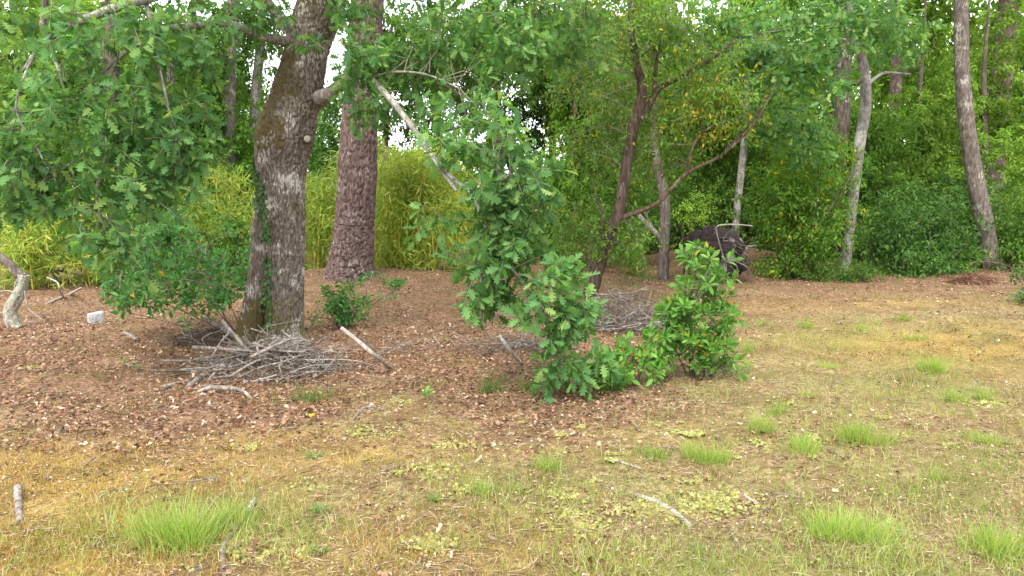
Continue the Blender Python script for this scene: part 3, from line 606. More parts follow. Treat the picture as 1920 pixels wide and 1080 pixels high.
# --- the big pine
pb = G(657, 518); PY = float(pb[1])
pine = thing('pine_tree', 'thick straight pine trunk with plated purple brown bark beside the bamboo', 'tree', pb)
pts, rad = trunk_pts([(656, 530, 54), (657, 514, 46), (659, 490, 41), (663, 440, 37), (666, 400, 35), (671, 300, 34), (676, 200, 31), (683, 100, 29), (689, 0, 28), (697, -120, 26), (706, -300, 23), (715, -600, 17), (720, -900, 9)], PY)
mb = MB(); tube(mb, pts, rad, 420, 140, plates(.034, .046, .125, 3, .32)); mb.build('trunk', M['pine_bark'], pine)
mb = MB(); C, A = sprig_field([(715, -800, PY, 350, 140), (700, -600, PY + .5, 280, 90)], .3, 10, .9, .05, seed=8)  # unseen pine crown, added high up for its shading
pos_, fr, sz = shoot_leaves(C, A, .35, 10, .3); add_leaves(mb, pos_, fr, sz, [rhomb_leaf(.12, .1)]); mb.build('crown', M['bush'], pine)

def simple_tree(name, label, trunk, Y, bark, blobs=None, leafm='far', limbs=(), group=None, sides=14, leaf=.09, lps=7, length=.3, lai=1.6, tmpl=None, gap=.40, gscale=1.1, seed=0, amp=.012, cat='tree', base=None, ztop=True, twig=False, crown_k=None, furf=None, cmore=()):
    bp = base if base is not None else np.array([P(trunk[0][0], trunk[0][1], Y)[0], Y, 0.0]); bp[2] = float(gz(bp[0], bp[1]))
    t_ = thing(name, label, cat, bp, group)
    pts, rad = trunk_pts(trunk, Y); pts = np.vstack([[pts[0, 0] + (pts[0, 0] - pts[1, 0]) * .0, Y, bp[2] - .15], pts]) if pts[0, 2] > bp[2] - .1 else pts
    rad = np.concatenate([[rad[0] * 1.15], rad]) if len(pts) > len(rad) else rad
    mb = MB(); tube(mb, pts, rad, 16 * (len(pts) - 1), sides, furf or furrow(amp, 3.5, 5, seed + 20)); mb.build('trunk', M[bark], t_)
    an = list(catmull(pts, 70))
    prev = []
    for l in limbs:      # a limb that springs from an earlier limb is its side branch
        q0 = np.array([P(l[1][0], l[1][1], l[1][3] if len(l[1]) > 3 else Y)])[0]; par = t_
        for po, pp in prev:
            if np.linalg.norm(pp - q0, axis=1).min() < .12: par = po; break
        o, p_ = limb(par, l[1:], M[l[0]], Y, sides=7, name='limb' if par is t_ else 'side_branch'); an.extend(catmull(p_, 30))
        if par is t_: prev.append((o, catmull(p_, 40)))
    if blobs: crown(t_, blobs, leaf, lps, length, lai, tmpl or ELL, M[leafm], gap=gap, gscale=gscale, seed=seed, twig=twig, anchors=np.array(an) if twig else None, cfrac=.09, cr=.004, **(crown_k or {}))
    for (bl, lm, kk) in cmore: crown(t_, bl, leaf, lps, length, kk.pop('lai', lai), tmpl or ELL, M[lm], gap=gap, gscale=gscale, seed=seed + 1, twig=False, name='yellowing_foliage', **kk)
    return t_

# --- the strawberry tree in the middle
AB = G(1108, 560); AY = float(AB[1])
simple_tree('strawberry_tree', 'dark crooked strawberry tree with a red limb reaching right, behind the brush pile', [(1100, 562, 16.0), (1113, 535, 12.0), (1122, 505, 12.0), (1135, 470, 10.4), (1150, 425, 9.6), (1163, 385, 10.4), (1170, 340, 9.6), (1178, 290, 9.6), (1188, 235, 10.4), (1202, 190, 8.8), (1203, 155, 8.0), (1193, 120, 6.4), (1186, 60, 5.6), (1180, -20, 4.8), (1170, -120, 3.2)], AY, 'arb_bark',
    [(1130, 60, AY, 110, 70), (1230, 40, AY, 100, 60), (1120, 170, AY + .3, 90, 60), (1100, 270, AY + .4, 60, 60), (1300, 90, AY, 110, 60), (1360, 170, AY, 90, 60), (1200, 250, AY + .3, 60, 50), (1100, 445, AY + .2, 50, 38, 0, 1.5), (1195, 445, AY - .1, 32, 42, 0, 1.5), (1080, 410, AY + .1, 50, 45, 0, 1.3), (1198, 490, AY - .1, 16, 25, 0, 1.5), (1150, 455, AY - .2, 22, 14, 0, 1.2), (1150, 400, AY + .2, 60, 40), (1250, 280, AY + .3, 70, 40)],
    'arb_tree', [('arb_limb', (1163, 408, 5.60), (1195, 398, 4.48), (1235, 379, 4.00), (1262, 350, 3.68), (1292, 322, 3.36), (1345, 296, 2.88), (1380, 268, 2.40), (1412, 235, 1.92), (1440, 188, 1.44), (1456, 150, 0.96)),
        ('arb_bark', (1200, 225, 5.8), (1222, 188, 6.5), (1237, 165, 5.0), (1262, 152, 4.3), (1300, 132, 4.0), (1340, 106, 3.2), (1375, 80, 2.2)), ('arb_bark', (1228, 180, 5.0), (1227, 150, 4.3), (1235, 90, 2.9), (1250, 20, 2.2)),
        ('arb_limb', (1288, 328, 3.2), (1295, 285, 2.9), (1315, 250, 2.9), (1345, 235, 2.2), (1390, 222, 1.4)), ('arb_bark', (1348, 295, 2.2), (1400, 240, 1.9), (1440, 178, 1.4)), ('arb_bark', (1320, 250, 2.2), (1310, 220, 1.8), (1295, 190, 1.4)),
        ('arb_bark', (1137, 470, 4.3), (1128, 440, 3.6), (1130, 400, 2.9), (1120, 370, 2.2))],
    leaf=.072, lps=9, length=.2, lai=1.9, tmpl=ARBM, gap=.42, gscale=1.8, seed=31, twig=True, base=AB, sides=24,
    cmore=[([(1290, 215, AY, 80, 60), (1370, 205, AY, 70, 60), (1330, 160, AY, 60, 40)], 'arb_yel', dict(lai=1.1))])

# --- other trunks, near to far
simple_tree('oak_tree', 'slim pale lichen covered oak with one bare side branch, between the bushes', [(1582, 520, 12.7), (1586, 480, 10.5), (1596, 400, 9.7), (1605, 320, 9.7), (1613, 260, 9.7), (1623, 200, 9.7), (1621, 140, 9.0), (1610, 90, 7.5), (1600, 50, 6.0), (1590, -30, 4.5)], 14.6, 'pale_bark',
    [(1500, 60, 13, 120, 60), (1600, 15, 13.5, 100, 36), (1420, 90, 12, 90, 60), (1500, 150, 13, 80, 50), (1470, 210, 13, 70, 45), (1530, 260, 13.4, 60, 32), (1680, 70, 14.9, 60, 50), (1670, 20, 14, 70, 40), (1340, 40, 12, 80, 40)], 'oak_leaf',
    [('pale_bark', (1626, 158, 4), (1645, 143, 3), (1662, 136, 2.6), (1690, 138, 2), (1708, 139, 1.2)), ('grey_bark', (1600, 60, 4), (1540, 50, 3, 14), (1450, 60, 2.2, 13), (1380, 70, 1.6, 12.5)), ('grey_bark', (1615, 150, 2.4), (1580, 165, 2, 14), (1530, 190, 1.6, 13.5), (1480, 215, 1, 13))],
    leaf=.125, lps=9, length=.2, lai=2.6, tmpl=OAKM, gap=.40, gscale=2.0, seed=40, twig=True, base=np.array([W(1582 - 960, 14.6), 14.6, 0]), sides=24)
simple_tree('leaning_tree', 'tall curved brown trunk leaning left at the right edge of the clearing', [(1862, 512, 19), (1853, 460, 16), (1842, 400, 15), (1828, 330, 14), (1816, 260, 13), (1808, 190, 12.5), (1803, 110, 12), (1802, 30, 11.5), (1803, -60, 10), (1806, -250, 7)], 14.8, 'grey_bark', [(1800, -200, 14.8, 250, 100)], 'oak_far', sides=40, amp=.02, seed=44, base=np.array([W(1862 - 960, 14.8), 14.8, 0]))
simple_tree('small_oak', 'slim grey spotted trunk standing just right of the strawberry tree', [(1243, 522, 11), (1245, 470, 9.5), (1247, 400, 9), (1243, 350, 9), (1232, 310, 8), (1226, 250, 7), (1230, 180, 6), (1225, 80, 4)], 13.6, 'grey_bark', [(1180, 200, 14, 90, 60), (1250, 130, 14, 100, 60), (1150, 100, 14.5, 90, 60), (1190, 300, 14.5, 70, 50)], 'arb_tree', [('stick', (1243, 450, 6), (1225, 432, 5.5), (1205, 412, 5), (1195, 400, 4))], leaf=.075, lai=1.3, seed=47, sides=20, twig=True)

def bush(name, label, blobs, leafm, px, Y, leaf=.08, lps=8, length=.22, lai=2.2, tmpl=ELL, gap=.36, gscale=1.6, seed=0, stems=6, stemm='dark_bark', group=None, singles=0, cat='bush', h=None, kk=None, stw=.012, zmin=.02):
    if Y > 10 and tmpl is ARB: tmpl = ARBM
    if Y > 16: tmpl = RHO
    if Y > 12.5: kk = dict(kk or {}, twig=False)
    x = (px - 960) / FPX * Y; bp = np.array([x, Y, float(gz(x, Y))]); t_ = thing(name, label, cat, bp, group); an = []
    cs = [blob_world(b_) for b_ in blobs]
    for k in range(stems):
        c, r, _ = cs[k % len(cs)]; e = c + rng.normal(size=3) * r * .45; s0 = bp + np.array([rng.normal() * .08, rng.normal() * .08, -.05]); e[2] = max(e[2], bp[2] + .1)
        mid = s0 + (e - s0) * .5 + np.array([rng.normal() * .08, rng.normal() * .08, .06]); mb = MB()
        tube(mb, [s0, mid, e], [stw, stw * .75, stw * .35], 10, 6, furrow(.002, 2, 9, k, False)); mb.build('stem', M[stemm], t_); an.extend(catmull([s0, mid, e], 10)[2:])
    crown(t_, blobs, leaf, lps, length, lai, tmpl, M[leafm], gap=gap, gscale=gscale, seed=seed, singles=singles, anchors=np.array(an), cfrac=.35 if Y < 10 else .12, cr=.003 if Y < 10 else .005, name='foliage', zmin=zmin, **(kk or {}))
    return t_
nearkk = dict(leafdroop=.0, upb=.7, droop=-.7)
bush('arbutus_shrub', 'bright green arbutus shrub standing alone in front of the right brush pile', [(1315, 520, 6.5, 42, 50), (1300, 580, 6.5, 60, 50), (1345, 590, 6.5, 40, 40), (1310, 640, 6.4, 55, 45), (1330, 670, 6.4, 45, 32), (1265, 660, 6.4, 25, 28), (1365, 700, 6.3, 20, 14), (1275, 600, 6.5, 30, 30)], 'arb_leaf', 1310, 6.45, .068, 12, .10, 4.2, ARB, .30, 4, 51, 9, 'arb_limb', singles=300, stw=.008, kk=nearkk)
bush('arbutus_shrub', 'low green arbutus sprouts between the drooping oak branch and the lone shrub', [(1190, 665, 6.3, 42, 30), (1232, 655, 6.35, 30, 30), (1210, 690, 6.2, 35, 16), (1120, 690, 6.2, 42, 32), (1160, 710, 6.1, 30, 25), (1090, 700, 6.2, 30, 25)], 'arb_leaf', 1170, 6.3, .068, 11, .10, 4.6, ARB, .28, 4, 53, 8, 'arb_limb', singles=200, stw=.006, kk=nearkk)
bush('arbutus_shrub', 'small dark green shrub on the slope between the oak and the pine', [(640, 560, 8.8, 35, 28), (615, 590, 8.7, 40, 22), (690, 535, 9.0, 45, 16), (740, 548, 9.0, 18, 14), (660, 590, 8.7, 28, 18), (690, 575, 8.9, 20, 10)], 'arb_dark', 645, 8.75, .062, 11, .10, 3.4, ARB, .36, 3.5, 55, 8, 'arb_limb', singles=200, stw=.006, kk=nearkk)
t_ = bush('arbutus_shrub', 'spreading green arbutus shrub with yellow leaves, left of the oak trunk', [(215, 520, 8.0, 50, 36), (290, 540, 7.8, 70, 40), (360, 520, 7.8, 55, 35), (400, 555, 7.7, 60, 28), (250, 480, 8.2, 80, 45), (340, 470, 8.2, 60, 40), (255, 572, 7.9, 30, 20), (430, 540, 7.8, 30, 22), (300, 420, 8.6, 70, 40), (420, 470, 8.8, 50, 40), (350, 575, 7.7, 25, 15)], 'arb_dark', 440, 7.9, .068, 11, .12, 2.9, ARB, .38, 3, 57, 7, 'arb_limb', singles=300, stw=.006, kk=dict(leafdroop=.05, upb=.9, droop=-.1), zmin=.2)

# --- bushes and small trees closing the clearing
bush('arbutus_bush', 'large round arbutus bush left of the pale lichen oak', [(1480, 440, 14, 60, 80), (1530, 400, 14.3, 70, 110), (1500, 300, 14.6, 90, 70), (1470, 370, 14.2, 60, 60), (1450, 480, 13.8, 35, 40)], 'arb_tree', 1490, 14, .085, 10, .25, 3.8, ARB, .34, 1.6, 61, 9, stw=.03)
bush('small_bush', 'low pale green bush hugging the foot of the pale lichen oak', [(1560, 508, 13.4, 40, 22), (1625, 512, 13.4, 40, 18), (1540, 480, 13.6, 25, 30), (1600, 505, 13.2, 30, 16)], 'bush', 1590, 13.5, .07, 10, .15, 3.4, ARB, .34, 3, 63, 5)
bush('laurel_bush', 'dark glossy evergreen bush between pale oak and leaning trunk', [(1700, 460, 14.2, 60, 60), (1760, 470, 14.4, 50, 50), (1700, 495, 14.1, 70, 22), (1780, 500, 14.2, 40, 18), (1720, 400, 14.8, 80, 60), (1780, 420, 15, 50, 60), (1660, 430, 14.8, 40, 60)], 'laurel', 1720, 14.5, .10, 10, .25, 3.8, ARB, .35, 1.6, 65, 7, stw=.03)
bush('laurel_bush', 'dark leafy bush right of the leaning trunk at the frame edge', [(1910, 470, 14.6, 50, 60), (1930, 400, 15, 70, 70), (1880, 430, 15.4, 40, 60), (1800, 490, 14.4, 30, 28)], 'bush', 1900, 14.8, .09, 10, .25, 3.6, ARB, .35, 1.6, 67, 7, stw=.03)
bush('small_bush', 'dark sprig of bush reaching in at the right frame edge', [(1925, 560, 10.6, 25, 45), (1945, 520, 10.8, 40, 40)], 'laurel', 1940, 10.7, .07, 8, .15, 1.8, ARB, .34, 3, 69, 5)
bush('bright_bush', 'small yellow green shrub just left of the uprooted root plate', [(1297, 402, 13.9, 26, 28), (1270, 432, 13.8, 22, 22), (1310, 380, 14, 18, 18)], 'bright', 1290, 13.9, .055, 10, .18, 2.2, ELL, .34, 2, 71, 5)
bush('evergreen_bush', 'dense bush behind the foot of the strawberry tree', [(1080, 400, 14.5, 60, 60), (1130, 380, 15, 70, 60), (1060, 460, 13.8, 45, 30), (1200, 400, 15.5, 60, 50), (1180, 470, 14.2, 40, 25)], 'bush', 1110, 14.4, .075, 8, .22, 2.2, ELL, .38, 1.7, 73, 7, stw=.025)
bush('evergreen_bush', 'deep green ivy clad bush seen between oak and pine trunks', [(605, 240, 16, 35, 60), (600, 310, 16, 40, 50), (615, 180, 16.2, 30, 40)], 'laurel', 605, 16.2, .08, 8, .22, 2.6, ELL, .32, 2, 75, 4, stw=.03)
bush('evergreen_bush', 'dark green bush low behind the left oak foliage', [(130, 430, 13, 120, 70), (270, 400, 13.4, 90, 80), (420, 430, 12.6, 60, 60), (60, 470, 12.6, 60, 50), (330, 460, 12.4, 70, 45)], 'bush', 220, 13, .08, 8, .22, 2.0, ELL, .40, 1.7, 77, 8, stw=.025)
bush('evergreen_bush', 'mid green thicket behind the uprooted root plate', [(1340, 380, 18.5, 70, 60), (1420, 400, 18.8, 60, 70), (1380, 320, 19, 70, 60), (1290, 330, 19, 60, 60), (1235, 380, 18, 50, 50)], 'bush', 1370, 18.6, .09, 8, .25, 2.0, ELL, .38, 1.5, 79, 7, stw=.03)

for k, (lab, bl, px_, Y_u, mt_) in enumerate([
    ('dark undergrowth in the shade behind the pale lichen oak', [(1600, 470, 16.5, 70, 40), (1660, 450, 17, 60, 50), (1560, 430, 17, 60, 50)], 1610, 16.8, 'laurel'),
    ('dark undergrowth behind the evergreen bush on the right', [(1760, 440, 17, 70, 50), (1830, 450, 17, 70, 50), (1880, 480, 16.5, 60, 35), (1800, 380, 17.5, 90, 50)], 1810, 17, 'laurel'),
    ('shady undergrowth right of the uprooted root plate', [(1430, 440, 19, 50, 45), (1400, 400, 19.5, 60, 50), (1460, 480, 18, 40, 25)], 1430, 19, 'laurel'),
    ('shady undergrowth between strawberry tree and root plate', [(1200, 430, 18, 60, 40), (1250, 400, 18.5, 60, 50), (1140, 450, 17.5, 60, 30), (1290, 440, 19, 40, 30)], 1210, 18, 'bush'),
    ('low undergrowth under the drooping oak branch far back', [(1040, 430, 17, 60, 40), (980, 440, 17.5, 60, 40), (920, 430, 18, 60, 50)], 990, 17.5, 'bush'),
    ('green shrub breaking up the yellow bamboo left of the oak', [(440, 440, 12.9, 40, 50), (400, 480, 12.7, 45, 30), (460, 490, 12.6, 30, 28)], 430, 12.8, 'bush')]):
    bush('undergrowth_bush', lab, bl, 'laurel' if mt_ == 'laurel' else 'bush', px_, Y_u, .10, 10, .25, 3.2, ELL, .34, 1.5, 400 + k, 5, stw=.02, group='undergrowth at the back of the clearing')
# trees behind
BG = [
 ('slender trunk with pale upper stem, behind the uprooted root plate', [(1376, 475, 8), (1383, 380, 7), (1392, 300, 6.5), (1400, 220, 6), (1400, 120, 5)], 18, 'pale_bark', [(1400, 200, 18.5, 90, 70), (1380, 100, 18.5, 110, 60), (1320, 230, 19, 80, 60)], 'arb_tree', .09),
 ('dark thick trunk half hidden behind the pale lichen oak', [(1565, 470, 15), (1570, 350, 14), (1575, 250, 15), (1578, 180, 15), (1580, 80, 14), (1584, -60, 12)], 18, 'dark_bark', [(1560, 320, 18, 90, 60), (1640, 260, 18.5, 90, 60), (1640, 380, 18, 70, 60), (1600, -80, 18, 200, 80)], 'bush', .10),
 ('straight reddish pine trunk far back right of the pale oak', [(1672, 470, 10), (1676, 280, 10), (1680, 150, 9.5), (1684, 60, 9), (1690, -60, 8)], 23, 'pine_bark', [(1690, -150, 23, 150, 60)], 'far', .12),
 ('leaning grey pine trunk far back at the right edge', [(1850, 480, 18), (1862, 320, 18), (1872, 200, 18), (1884, 80, 17), (1896, -40, 15)], 24, 'pine_bark', [(1900, -120, 24, 200, 70)], 'far', .12),
 ('leafy young tree with forked dark stem between the two right trunks', [(1730, 470, 6), (1735, 330, 6), (1725, 200, 4), (1730, 100, 2.5), (1738, -30, 1)], 20, 'dark_bark', [(1720, 330, 19.5, 90, 60), (1700, 230, 20, 70, 60), (1760, 180, 20.5, 60, 60), (1740, 100, 21, 50, 50, 0, .8), (1780, 280, 20, 60, 60)], 'far', .10),
 ('leafy tree with bare fork right of the leaning trunk', [(1850, 470, 7), (1848, 300, 6), (1845, 150, 4), (1850, 60, 2.5), (1858, -40, 1)], 21, 'dark_bark', [(1880, 330, 20, 70, 70), (1900, 230, 21, 60, 60), (1860, 150, 21.5, 50, 50, 0, .8), (1840, 250, 21, 50, 60), (1890, 60, 22, 60, 50, 0, .8)], 'far', .10),
 ('dark slim trunk rising out of the drooping oak leaves', [(938, 480, 7), (936, 300, 7), (933, 220, 7), (930, 120, 6), (932, 20, 5), (935, -80, 4)], 17, 'dark_bark', [(930, 60, 17, 120, 70, 0, 1), (1000, 150, 17, 90, 60, 0, 1), (860, 130, 17.5, 80, 50, 0, .8), (1060, 60, 17, 90, 60), (1040, 200, 17.4, 60, 40, 0, .8), (1010, 230, 18, 45, 25, 0, .9), (960, 240, 18.4, 60, 30, 0, .8), (985, 195, 18.6, 60, 40, 0, .9), (1060, 280, 18, 40, 30, 0, .8), (880, 200, 17.6, 60, 35, 0, .7), (960, 270, 17.8, 70, 25, 0, .6)], 'oak_far', .10),
 ('thin dark stem left of the strawberry tree', [(1082, 470, 6), (1082, 380, 5.5), (1080, 300, 5), (1078, 220, 4.5), (1085, 120, 3.5)], 15.5, 'arb_bark', [(1090, 300, 15.6, 60, 60), (1110, 220, 15.8, 60, 50), (1060, 350, 15.7, 50, 50), (1120, 120, 16, 80, 60)], 'arb_tree', .08),
 ('darker grey trunk standing just left of the pale sky lit one', [(428, 480, 12), (430, 300, 12), (430, 180, 11), (432, 80, 10), (436, -40, 8)], 17, 'grey_bark', [(420, 100, 17, 80, 60, 0, 1), (400, 220, 17, 80, 60, 0, 1), (470, 330, 17, 60, 50), (440, 330, 17, 60, 60), (360, 300, 17.4, 70, 60)], 'bush', .09),
 ('pale trunk against the sky just left of the leaning oak', [(470, 480, 9), (474, 300, 9), (478, 200, 9), (486, 110, 8), (492, 20, 6)], 19, 'pale_bark', [(500, 40, 19, 60, 40, 0, .8), (455, 60, 19, 60, 40, 0, .8), (440, 280, 19, 70, 50), (515, 290, 19, 40, 40), (455, 160, 19, 25, 50, 0, .8), (515, 140, 19, 20, 40, 0, .4)], 'oak_far', .09),
 ('reddish pine trunk glimpsed through the left oak leaves', [(200, 470, 16), (202, 300, 16), (205, 230, 15), (208, 100, 14), (212, -40, 12)], 17.5, 'pine_bark', [(200, -120, 17.5, 200, 60), (150, 380, 17, 100, 60), (60, 330, 17, 90, 60)], 'bush', .10),
 ('second reddish pine trunk at the far left', [(150, 470, 13), (158, 300, 13), (163, 200, 12), (170, 60, 11)], 20, 'pine_bark', [(80, 220, 20, 90, 50, 0, .6), (160, 40, 20, 160, 50, 0, .7)], 'far', .11),
 ('dark stem amid the undergrowth left of the oak', [(312, 470, 9), (314, 380, 9), (318, 260, 8), (322, 120, 7)], 16, 'dark_bark', [(310, 350, 16, 80, 70), (260, 280, 16.4, 90, 60), (330, 200, 16.6, 90, 60, 0, .8), (290, 110, 17, 100, 60, 0, .7)], 'bush', .09),
 ('leafy oak whose branches fill the gap above the drooping oak branch', [(820, 480, 8), (824, 320, 8), (815, 180, 7), (808, 60, 5), (800, -80, 3)], 21, 'grey_bark', [(790, 60, 20, 100, 55, 0, .9), (880, 40, 20, 100, 50, 0, .9), (830, 150, 20.5, 70, 45, 0, .7), (900, 120, 20.5, 60, 40, 0, .6), (960, 30, 20, 90, 50), (1010, 110, 20.5, 80, 50)], 'oak_far', .12),
 ('light green tree filling the top between drooping branch and strawberry tree', [(1030, 480, 7), (1034, 330, 7), (1040, 180, 6), (1046, 60, 4), (1050, -60, 2)], 19, 'grey_bark', [(1040, 60, 18, 90, 60), (1100, 130, 18, 80, 60), (1050, 170, 18.4, 60, 40), (1140, 60, 18, 90, 60), (1100, 210, 18.5, 70, 50), (1160, 200, 18.6, 60, 60)], 'far', .12),
 ('leafy oak closing the view at the far left behind the oak foliage', [(60, 480, 9), (64, 330, 9), (70, 180, 8), (80, 60, 6), (90, -60, 4)], 18, 'grey_bark', [(60, 180, 17.6, 110, 60), (30, 300, 17.6, 90, 70), (160, 260, 17.6, 100, 70), (120, 110, 17.8, 110, 40, 0, .8), (250, 200, 17.8, 90, 60), (240, 330, 17.5, 90, 60)], 'oak_far', .12),
 ('young oak with airy crown left of the leaning oak', [(360, 480, 7), (364, 330, 7), (370, 200, 6), (366, 80, 5), (360, -60, 3)], 20, 'grey_bark', [(360, 130, 20, 100, 60), (330, 240, 20, 90, 60), (420, 260, 20, 70, 60), (300, 40, 20, 120, 50, 0, .8), (420, 170, 20, 40, 40, 0, .8)], 'oak_far', .12),
 ('bright leafy tree behind the uprooted root plate', [(1300, 480, 7), (1304, 330, 7), (1298, 200, 6), (1300, 80, 4)], 22, 'grey_bark', [(1290, 220, 21, 80, 60), (1240, 300, 21, 70, 60), (1350, 280, 21, 80, 60), (1430, 250, 21, 80, 70), (1330, 130, 21, 90, 60), (1430, 140, 21, 80, 60), (1240, 180, 21, 80, 60)], 'far', .13),
 ('small tree standing right behind the pine against the sky', [(722, 480, 6), (722, 320, 6), (724, 230, 5), (730, 140, 4), (735, 40, 2)], 19, 'dark_bark', [(740, 180, 19, 60, 50, 0, .8), (770, 120, 19, 80, 50, 0, .9), (735, 80, 19, 60, 50, 0, .9), (800, 230, 19.5, 60, 35, 0, .7), (730, 270, 19, 30, 40, 0, .7)], 'oak_far', .10),
]
for k, (lab, tr, Y, bk, bl, lm, lf) in enumerate(BG):
    up = [dict(c=np.array([W(tr[-1][0] - 960, Y), Y + .5, 9.5 + (k % 3)]), r=np.array([3.2, 2.6, 1.8]), m=.16)]
    bt = simple_tree('background_tree', lab, tr, Y, bk, bl, lm, (), 'trees behind the clearing', 16, lf * 1.15, 11, .26, 3.4, RHO, .41, 1.3, 100 + k, .012, crown_k=dict(nj=.4))
    crown(bt, up, .26, 6, .4, 4, RHO, M[lm], gap=.4, gscale=.8, seed=300 + k, twig=False, name='unseen_shade_crown')  # unseen overhead canopy, added to darken the forest interior

# far wood that reads as one mass
fwb = []
for k in range(46):
    u = -0.75 + 1.5 * (k + .5) / 46 + rng.normal() * .01; Y = 27 + 14 * rng.random(); px = 960 + u * FPX
    right = smooth(1050, 1200, np.array(px)) ; left = 1 - smooth(80, 420, np.array(px))
    top = 230 - 220 * float(right) - 200 * float(left) + 50 * rng.normal()
    if 640 < px < 1050: top = max(top, 270)
    py = 440
    while py > top:
        fwb.append((px + rng.normal() * 25, py, Y + rng.normal() * 1.5, 60 + 30 * rng.random(), 45 + 20 * rng.random(), 1.6, .9 if py > 250 else .75)); py -= 60
C, A = sprig_field(fwb, .34, 12, 2.6, .30, .40, .6, seed=91); pos_, fr, sz = shoot_leaves(C, A, .5, 12, .34, nj=.35)
mb = MB(); add_leaves(mb, pos_, fr, sz, RHO); fw = mb.build('far_woodland', M['far']); tag(fw, 'pale green woodland far behind the clearing', 'woodland', kind='stuff'); print('far leaves', len(pos_))

# ------------------------------------------------------------------ bamboo
def bamboo(label, px0, px1, pybase, top, Y, nc, lm, lai=2.6):
    x0, x1 = (px0 - 960) / FPX * Y, (px1 - 960) / FPX * Y; xm = (x0 + x1) / 2; z0 = float(gz(xm, Y)); H = P(960, top, Y)[2] - z0
    t_ = thing('bamboo_clump', label, 'bamboo', (xm, Y, z0), 'yellow bamboo behind the oak'); Cs = []; As = []
    for k in range(nc):
        tt = rng.random() * 2 - 1; bx = (x0 + x1) / 2 + (x1 - x0) / 2 * tt; by = Y + (rng.random() - .3) * 1.1; h = H * (.40 + .66 * rng.random() ** .8) * (1 - .42 * tt * tt); lx, ly = rng.normal() * .2, rng.normal() * .14 - .06
        q = [np.array([bx, by, float(gz(bx, by)) - .03]), np.array([bx + lx * .4, by + ly * .3, z0 + h * .5]), np.array([bx + lx * 1.3, by + ly, z0 + h * .85]), np.array([bx + lx * 2.6, by + ly * 2.2, z0 + h])]
        mb = MB(); tube(mb, q, [.010, .009, .006, .002], 13, 6); mb.build('culm', M['culm'], t_)
        c = catmull(q, 40)[2:]; n_ = int(lai * 34 * h / H); i = (rng.random(n_) * len(c)).astype(int).clip(0, len(c) - 1)
        a = rng.normal(size=(n_, 3)) * np.array([1, 1, .4]) + np.array([0, 0, .25]); a = nrm(a); Cs.append(c[i] + a * (.05 + .16 * rng.random((n_, 1)))); As.append(a)
    C, A = np.concatenate(Cs), np.concatenate(As); pos_, fr, sz = shoot_leaves(C, A, .12, 5, .14, .3, .3, .5, .5)
    mb = MB(); add_leaves(mb, pos_, fr, sz, BAM); mb.build('foliage', M[lm], t_); tb = MB(); add_twigs(tb, C[::3], A[::3], .12, .0022); tb.build('twigs', M['culm'], t_, kind='stuff'); return len(pos_)
print('bamboo', bamboo('broad yellow green bamboo clump right of the pine trunk', 705, 870, 528, 285, 13.6, 60, 'bamboo', 3.2),
 bamboo('tall yellow bamboo left of the leaning oak', 340, 470, 525, 320, 13.8, 22, 'bamboo'),
 bamboo('green bamboo strip between the oak and pine trunks', 560, 650, 505, 300, 14.4, 26, 'bamboo_g'),
 bamboo('short yellow bamboo at the far left edge', 0, 70, 545, 395, 12.2, 9, 'bamboo'),
 bamboo('small yellow bamboo shoots behind the grey block', 115, 250, 545, 440, 12.4, 14, 'bamboo', 1.6))

